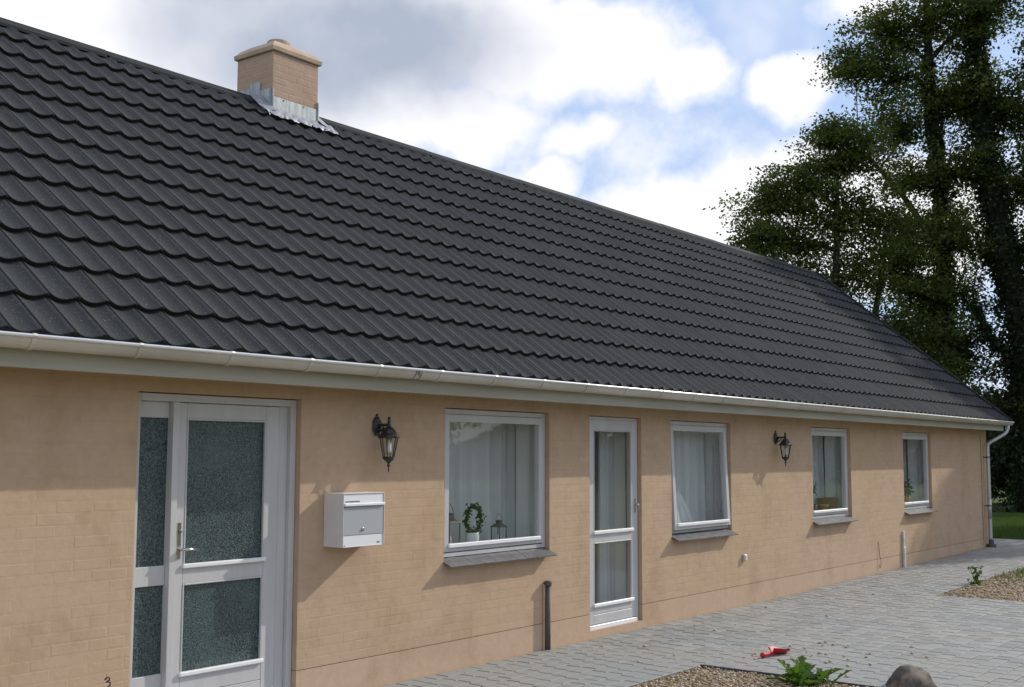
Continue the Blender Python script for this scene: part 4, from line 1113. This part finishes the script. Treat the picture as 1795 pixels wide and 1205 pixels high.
# little weed on the far bed
w2 = thing('spindly_weed', 'spindly flowering weed at the corner of the far gravel bed', 'weed', (17.05, -1.58, zg(17)))
m = MB(); tips = []
for k in range(7):
    a = rng.uniform(0, 2 * PI); h = rng.uniform(.08, .24); b0 = Vector((17.05, -1.58, zg(17))); tp = b0 + Vector((math.cos(a) * h * .35, math.sin(a) * h * .35, h)); m.tube([b0, (b0 + tp) / 2 + Vector((.01, 0, .02)), tp], .003, 4); tips += [b0.lerp(tp, f) for f in (.45, .7, .9, 1.0)]
m.build('stems', 'weed_leaf', w2)
leaves_at('leaves', [(p.x + rng.gauss(0, .02), p.y + rng.gauss(0, .02), p.z + rng.gauss(0, .012)) for p in tips for _ in range(3)] + [(17.05 + rng.gauss(0, .07), -1.58 + rng.gauss(0, .05), zg(17) + abs(rng.gauss(0, .03))) for _ in range(60)], .05, 'weed_leaf', w2, 4)
leaves_at('flower', [(17.09, -1.57, zg(17) + .30 + rng.gauss(0, .006)) for _ in range(6)], .03, 'glazed_pot', w2, 3)
# boulder
def rock(name, c, sx, sy, sz, seed, mat, sub=3):
    import bmesh
    bm = bmesh.new(); bmesh.ops.create_icosphere(bm, subdivisions=sub, radius=1.0); r = random.Random(seed); o1 = Vector((r.random() * 9, r.random() * 9, r.random() * 9))
    from mathutils import noise as MN
    for v in bm.verts:
        k = 1 + .22 * MN.noise(v.co * 1.1 + o1) + .08 * MN.noise(v.co * 2.6 + o1) + .03 * MN.noise(v.co * 7 + o1)
        p = v.co * k; v.co = Vector((p.x * sx, p.y * sy, p.z * sz if p.z > -.3 else -.3 * sz))
    me = bpy.data.meshes.new(name); bm.to_mesh(me); bm.free(); me.materials.append(MATS[mat]); me.polygons.foreach_set('use_smooth', [True] * len(me.polygons))
    return put(name, me, None, c)


tag(rock('boulder', (9.33, -3.29, -.03), .20, .18, .180, 3, 'boulder', 4), 'rounded brown field stone at the corner of the gravel bed', 'stone')
# loose pebbles kicked onto the paving
pm = []
for s_ in range(3):
    r = rock('loose_pebble', (0, 0, 0), .015, .012, .010, s_ + 20, 'pebble', 1); pm.append(r.data); bpy.data.objects.remove(r)
for k in range(46):
    if k < 34: x, y = rng.gauss(10.45, .42), rng.gauss(-2.05, .42)
    else: x, y = rng.uniform(7.2, 15), rng.uniform(-1.4, -.15)
    if x < BA + .05 and y < BY: x = BA + .1 + rng.random()
    o = put('loose_pebble', pm[k % 3], None, (x, y, zg(x) + .006), (0, 0, rng.uniform(0, 6)))
    s_ = rng.uniform(.7, 1.5); o.scale = (s_, s_, s_); tag(o, 'small loose pebble lying on the grey paving', 'pebble', 'pebbles strewn over the paving')

# ------------------------------------------------------------------ trees


def tree(name, label, base, stems, lobes, seed, leaf=.12, lps=26, group=None, ivy=None, cat='tree', leafmat='beech_leaf', nb=11, nsp=8, droop=.12, spray=.5, flat=.42):
    """stems: polylines of (x, y, z, r) relative to base; lobes: (cx, cy, cz, rx, ry, rz) relative to base"""
    g = np.random.default_rng(seed); t = thing(name, label, cat, base, group); B = np.array(base)
    bark = MB(); allst = []
    for st in stems:
        p = np.array(st, float); bark.tube([tuple(q[:3]) for q in p], [q[3] for q in p], 9)
        for a, b_ in zip(p[:-1], p[1:]):
            for f in np.linspace(0, 1, 5): allst.append(a + (b_ - a) * f)
    allst = np.array(allst); C = []; NO = []
    for lb in lobes:
        c = np.array(lb[:3]); R = np.array(lb[3:6]) * [1.05, 1.05, 1.3]; k = lb[6] if len(lb) > 6 else 1.0
        d = np.linalg.norm((allst[:, :3] - c) * [1, 1, .8], axis=1) + np.where(allst[:, 2] > c[2] - .15 * R[2], 3.0, 0)
        s = allst[np.argmin(d)]; mid = (s[:3] + c) / 2 + g.normal(0, .15, 3) + [0, 0, .12 * np.linalg.norm(c - s[:3])]
        r0 = min(s[3] * .6, .03 + .035 * np.linalg.norm(R)); bark.tube([tuple(s[:3]), tuple(mid), tuple(c)], [r0, r0 * .7, r0 * .4], 6)
        for _ in range(int(nb * k)):
            v = g.normal(size=3); v /= np.linalg.norm(v); v[2] = v[2] * .85 + .08
            e = c + v * R * g.uniform(.75, 1.12); st_ = c + (mid - c) * g.uniform(0, .7); md_ = (st_ + e) / 2 + g.normal(0, .1 * R.mean(), 3) * .5 + [0, 0, .06 * R[2]]
            bark.tube([tuple(st_), tuple(md_), tuple(e)], [r0 * .32, r0 * .2, .008], 4, False)
            for i in range(nsp):
                f = g.uniform(.18, 1.0); p = (1 - f) ** 2 * st_ + 2 * f * (1 - f) * md_ + f * f * e
                off = g.uniform(-.24, .24, 3) * R; off[2] *= .7; p = p + off
                n = int(lps * g.uniform(.5, 1.3)); sr = spray * g.uniform(.6, 1.3)
                ax = np.array([v[0], v[1], 0]); ax /= (np.linalg.norm(ax) + 1e-6); ay = np.array([-ax[1], ax[0], 0])
                q1 = g.uniform(0, 2 * PI, n); q2 = np.sqrt(g.random(n)); u = np.cos(q1) * q2 * sr * 1.2; w = np.sin(q1) * q2 * sr * .9; zz_ = g.uniform(-.5, .5, n) * sr * flat * 1.6 - droop * u
                C.append(p + u[:, None] * ax + w[:, None] * ay + zz_[:, None] * np.array([0, 0, 1.]))
                if i % 2 == 0: bark.tube([tuple(p - ax * sr * .5), tuple(p + ax * sr * .6 - np.array([0, 0, droop * sr]))], [.007, .004], 3, False)
    o = bark.build('trunk', 'bark', None, True); o.parent = t
    C = np.concatenate(C)
    lv = leaves_at('crown', C, leaf, leafmat, None, seed + 1, .75, .62); lv.parent = t
    if ivy:
        P = []
        for st, z0, z1, th, n in ivy:
            p = np.array(stems[st], float); z = g.uniform(z0, z1, n); cx = np.interp(z, p[:, 2], p[:, 0]); cy = np.interp(z, p[:, 2], p[:, 1]); r = np.interp(z, p[:, 2], p[:, 3]); a = g.uniform(0, 2 * PI, n)
            rr = r + np.abs(g.normal(0, th, n)) * (1 + .6 * np.sin(z * 2.1 + a)); P.append(np.stack([cx + rr * np.cos(a), cy + rr * np.sin(a), z], 1))
        iv = leaves_at('ivy', np.concatenate(P), .15, 'ivy_leaf', None, seed + 2, 0, 1.0); iv.parent = t
    return t


G = 'tall trees beyond the gable end'
# shorter broad tree seen over the ridge end
def lob(L, z, r, dep=0.0, k=1.0, zr_=None):
    """a crown lobe L metres to the right of the trunk as seen from the house front, dep metres further away"""
    return (.61 * L + .79 * dep, -.79 * L + .61 * dep, z, r, r, zr_ or r * .8, k)


tree('beech_tree', 'broad lower leafy tree showing above the right end of the roof ridge', (34.9, 7.3, .03),
     [[(0, 0, -.1, .26), (.1, .0, 2.5, .22), (-.15, .1, 5, .17), (-.2, .1, 7.5, .12), (-.2, 0, 10.2, .06), (-.1, 0, 12.0, .02)], [(.05, 0, 2, .18), (.5, -.5, 4.5, .13), (.8, -.9, 7, .09), (1.0, -1.1, 9, .04)]],
     [lob(.1, 11.9, .9), lob(-.5, 11.0, 1.1, .3), lob(.9, 11.0, 1.1), lob(-1.4, 9.9, 1.1), lob(-2.4, 9.5, 1.0, .5), lob(-2.8, 8.4, 1.0, -.3), lob(-1.6, 8.4, 1.3, .4), lob(0, 9.4, 1.5, 0, 1.2), lob(1.6, 9.2, 1.4, .3), lob(2.2, 7.6, 1.3), lob(.6, 7.6, 1.7, 0, 1.2), lob(-1.0, 7.0, 1.6, .3), lob(-2.3, 6.9, 1.0), lob(-1.8, 5.6, 1.5), lob(0, 5.6, 1.8, 0, 1.2), lob(1.9, 5.6, 1.6), lob(2.9, 4.2, 1.4), lob(.8, 4.0, 1.9, 0, 1.2), lob(-1.4, 4.0, 1.8)],
     11, leaf=.118, lps=29, group=G, nb=16, nsp=9)
# tall tree with a bare straight trunk
tree('tall_beech', 'tall straight dark-trunked tree right of the roof end', (39.2, 5.35, .03),
     [[(0, 0, -.1, .36), (0, 0, 3, .30), (-.1, .15, 6, .26), (-.05, .1, 10, .22), (-.3, .3, 14, .16), (-.5, .3, 18, .09), (-.5, .2, 21.5, .03)], [(-.1, .15, 6.2, .13), (-.8, 1.0, 7.6, .10), (-1.6, 2.0, 8.2, .05)], [(-.08, .12, 8.5, .12), (-.5, 1.3, 10.6, .09), (-.9, 2.6, 12.4, .04)]],
     [lob(-2.9, 15.0, 1.1), lob(-1.8, 16.0, 1.2), lob(-.5, 18.0, 1.4), lob(.3, 19.6, 1.6), lob(1.5, 18.6, 1.7), lob(-1.7, 14.4, 1.4), lob(-.4, 16.4, 1.8, 0, 1.2), lob(1.2, 16.2, 1.8), lob(-1.4, 12.6, 1.2), lob(0, 13.6, 1.7, 0, 1.1), lob(1.4, 13.4, 1.7), lob(-1.1, 10.8, 1.2), lob(.2, 11.2, 1.5, -.5), lob(-1.3, 9.0, 1.3), lob(-.2, 8.8, 1.3, -.8), lob(-1.6, 7.2, 1.4), lob(-.5, 6.4, 1.4, .6), lob(-1.6, 5.2, 1.4), lob(.3, 5.0, 1.2, .6), lob(-.6, 3.6, 1.6), lob(.9, 3.2, 1.3), lob(.7, 9.4, .9, .4, .6), lob(.8, 7.2, .9, .5, .5), lob(.8, 5.6, 1.0, 1.0, .6)],
     23, leaf=.124, lps=27, group=G, ivy=[(0, 0, 15, .10, 6500)], nb=18, nsp=9)
# forked ivy-grown tree
tree('ivy_tree', 'forked ivy-covered tree at the right edge', (39.8, 3.0, .03),
     [[(0, 0, -.1, .62), (0, 0, 3, .55), (0, .1, 6.0, .48), (-.3, .6, 8, .38), (-.5, 1.0, 11, .32), (-.6, 1.2, 15, .2), (-.6, 1.1, 19, .06)], [(0, .0, 5.0, .36), (.25, -.30, 7.5, .30), (.32, -.45, 11, .24), (.4, -.6, 15, .16), (.6, -.9, 19, .05)], [(0, .3, 4.6, .12), (-.2, 1.2, 5.6, .10), (-.3, 1.6, 6.6, .05)]],
     [lob(0, 18.6, 1.8), lob(1.6, 17.6, 1.9), lob(-1, 16.6, 1.6), lob(.8, 15, 1.8), lob(2.2, 14, 1.8), lob(-.6, 13.2, 1.5), lob(1.2, 12, 1.7), lob(2.4, 10.6, 1.7), lob(0, 10.6, 1.3), lob(1.4, 8.8, 1.5), lob(2.4, 7, 1.7), lob(1.0, 6.2, 1.3, .5), lob(1.4, 4.4, 1.7), lob(.6, 3, 1.5), lob(2, 2.4, 1.7), lob(-.5, 8.4, .8, .6, .7)],
     37, leaf=.128, lps=27, group=G, ivy=[(0, 0, 17, .22, 15000), (1, 5, 17, .20, 8500), (2, 4.6, 6.6, .14, 900)], nb=18, nsp=9)
# trees just outside the picture on the right; they shade the far end of the wall and roof
tree('roadside_tree', 'large leafy tree standing on the lawn right of the house, outside the picture', (40.5, -4.1, .03),
     [[(0, 0, -.1, .5), (0, 0, 4, .42), (.1, .4, 9, .3), (.1, 1.2, 14, .14), (.1, 1.6, 17, .04)], [(0, 0, 4.2, .25), (.2, -1.0, 8, .18), (.2, -1.8, 12, .08)]],
     [(0, 1.6, 17.4, 1.3, 1.2, 1.0), (0, 2.9, 16.9, 1.6, 1.5, 1.2), (0, .5, 15.4, 1.5, 1.4, 1.1), (0, 2.4, 14.6, 2.0, 1.8, 1.4), (0, -.7, 13.9, 1.6, 1.4, 1.0), (0, 1.0, 12.8, 2.0, 2.0, 1.4), (0, -1.9, 12.5, 1.5, 1.3, 1.0), (0, -2.8, 11.2, 1.3, 1.2, 1.0), (0, -.6, 11.0, 2.2, 2.2, 1.4), (0, 2.6, 12.0, 2.0, 2.0, 1.5), (0, -1.8, 9.2, 2.2, 2.0, 1.4), (0, 2.2, 9.6, 2.2, 2.2, 1.5), (0, 0, 7.4, 2.4, 2.6, 1.5)],
     51, leaf=.2, lps=18, nb=20, nsp=11)

tree('holly_tree', 'dense dark evergreen tree behind the forked ivy tree', (43.6, 2.6, .03), [[(0, 0, -.1, .2), (0, 0, 3, .15), (0, 0, 8.5, .04)]],
     [lob(-1.7, 5.0, 1.2), lob(-1.9, 3.6, 1.3), lob(-1.3, 6.8, 1.0), lob(-1.6, 2.0, 1.5), lob(.2, 9.4, 1.2), lob(-.4, 8.0, 1.4), lob(.9, 7.8, 1.5), lob(-.5, 6.3, 1.5), lob(1.2, 6.0, 1.6), lob(-.2, 4.6, 1.6), lob(1.4, 4.2, 1.7), lob(-.5, 3.0, 1.7), lob(1.2, 2.4, 1.8), lob(.2, 1.4, 1.9)], 43, leaf=.17, lps=30, cat='tree', leafmat='ivy_leaf', nb=14, nsp=8, flat=.9)

# dark shrubs closing the view under the trees
SG = 'dark shrubs under the trees'
for k, (x, y, h, lab) in enumerate([(44.5, 2.6, 4.6, 'dark evergreen shrub seen just right of the downpipe'), (46.0, 5.2, 4.4, 'dark evergreen shrub behind the house corner'), (45.0, -.6, 4.8, 'dark evergreen shrub at the right edge under the ivy tree'), (47.0, 8.6, 4.2, 'dark evergreen shrub hidden behind the gable'), (46.5, -3.6, 4.4, 'dark evergreen shrub outside the right edge')]):
    tree('evergreen_shrub', lab, (x, y, .03), [[(0, 0, -.1, .12), (.1, 0, 1.5, .09), (0, .1, h * .8, .03)]],
         [(0, 0, h * .75, 1.4, 1.5, h * .26), (.2, .9, h * .45, 1.3, 1.4, h * .3, 1.2), (-.2, -.9, h * .45, 1.3, 1.4, h * .3, 1.2), (0, 0, h * .2, 1.5, 2.0, h * .2, 1.3)], 60 + k, leaf=.17, lps=34, group=SG, cat='shrub', leafmat='ivy_leaf', nb=12, nsp=8, flat=.8)
# distant wood that closes the horizon
g = np.random.default_rng(77); n = 60000
a = g.uniform(-.6, 2.3, n); d = g.uniform(75, 92, n); hmax = 4.5 + 2.0 * np.sin(a * 9) + 1.2 * np.sin(a * 23 + 1)
z = hmax * (1 - g.random(n) ** 1.6); C = np.stack([d * np.sin(a + .35), d * np.cos(a + .35) - 6, z], 1)
wood = leaves_at('distant_wood', C, .95, 'ivy_leaf', None, 78, .2, 1.0); stuff(tag(wood, 'low dark wood along the horizon behind the lawn', 'wood'))

# garden trees on the far side of the lawn, mirrored in the window panes
gt = tree('garden_tree', 'round green garden tree opposite the house, mirrored in the panes, first of the row', (16, -27, -.05), [[(0, 0, -.1, .22), (0, 0, 2, .18), (.1, 0, 5.5, .07)]],
          [(0, 0, 6.2, 2.2, 2.2, 1.6), (-1.3, .3, 4.4, 1.8, 1.8, 1.4), (1.3, -.2, 4.5, 1.9, 1.8, 1.4), (0, 1.2, 3.8, 1.8, 1.8, 1.3), (0, -1.2, 3.6, 1.9, 1.8, 1.3), (0, 0, 2.2, 2.3, 2.3, 1.2)], 91, leaf=.24, lps=22, nb=10, nsp=7, leafmat='garden_leaf', group='garden trees opposite the house', flat=.8)
names = ['second', 'third', 'fourth', 'fifth', 'sixth', 'seventh', 'eighth', 'ninth']
for k, (x, y, s_, rz) in enumerate([(21.5, -26, 1.15, 1.1), (27, -28.5, .95, 2.3), (32.5, -26.5, 1.2, 3.0), (39, -28, 1.05, 4.2), (46, -27, 1.2, .5), (54, -29, 1.1, 1.7), (63, -28, 1.2, 2.9), (10, -28, 1.0, 5.0)]):
    r = gt.copy(); COL.objects.link(r); r.location = (x, y, -.05); r.rotation_euler = (0, 0, rz); r.scale = (s_, s_, s_)
    r['label'] = 'round green garden tree opposite the house, mirrored in the panes, %s of the row' % names[k]
    for c in gt.children:
        q_ = c.copy(); COL.objects.link(q_); q_.parent = r
for o in bpy.data.objects:
    if '_o' in o: del o['_o']
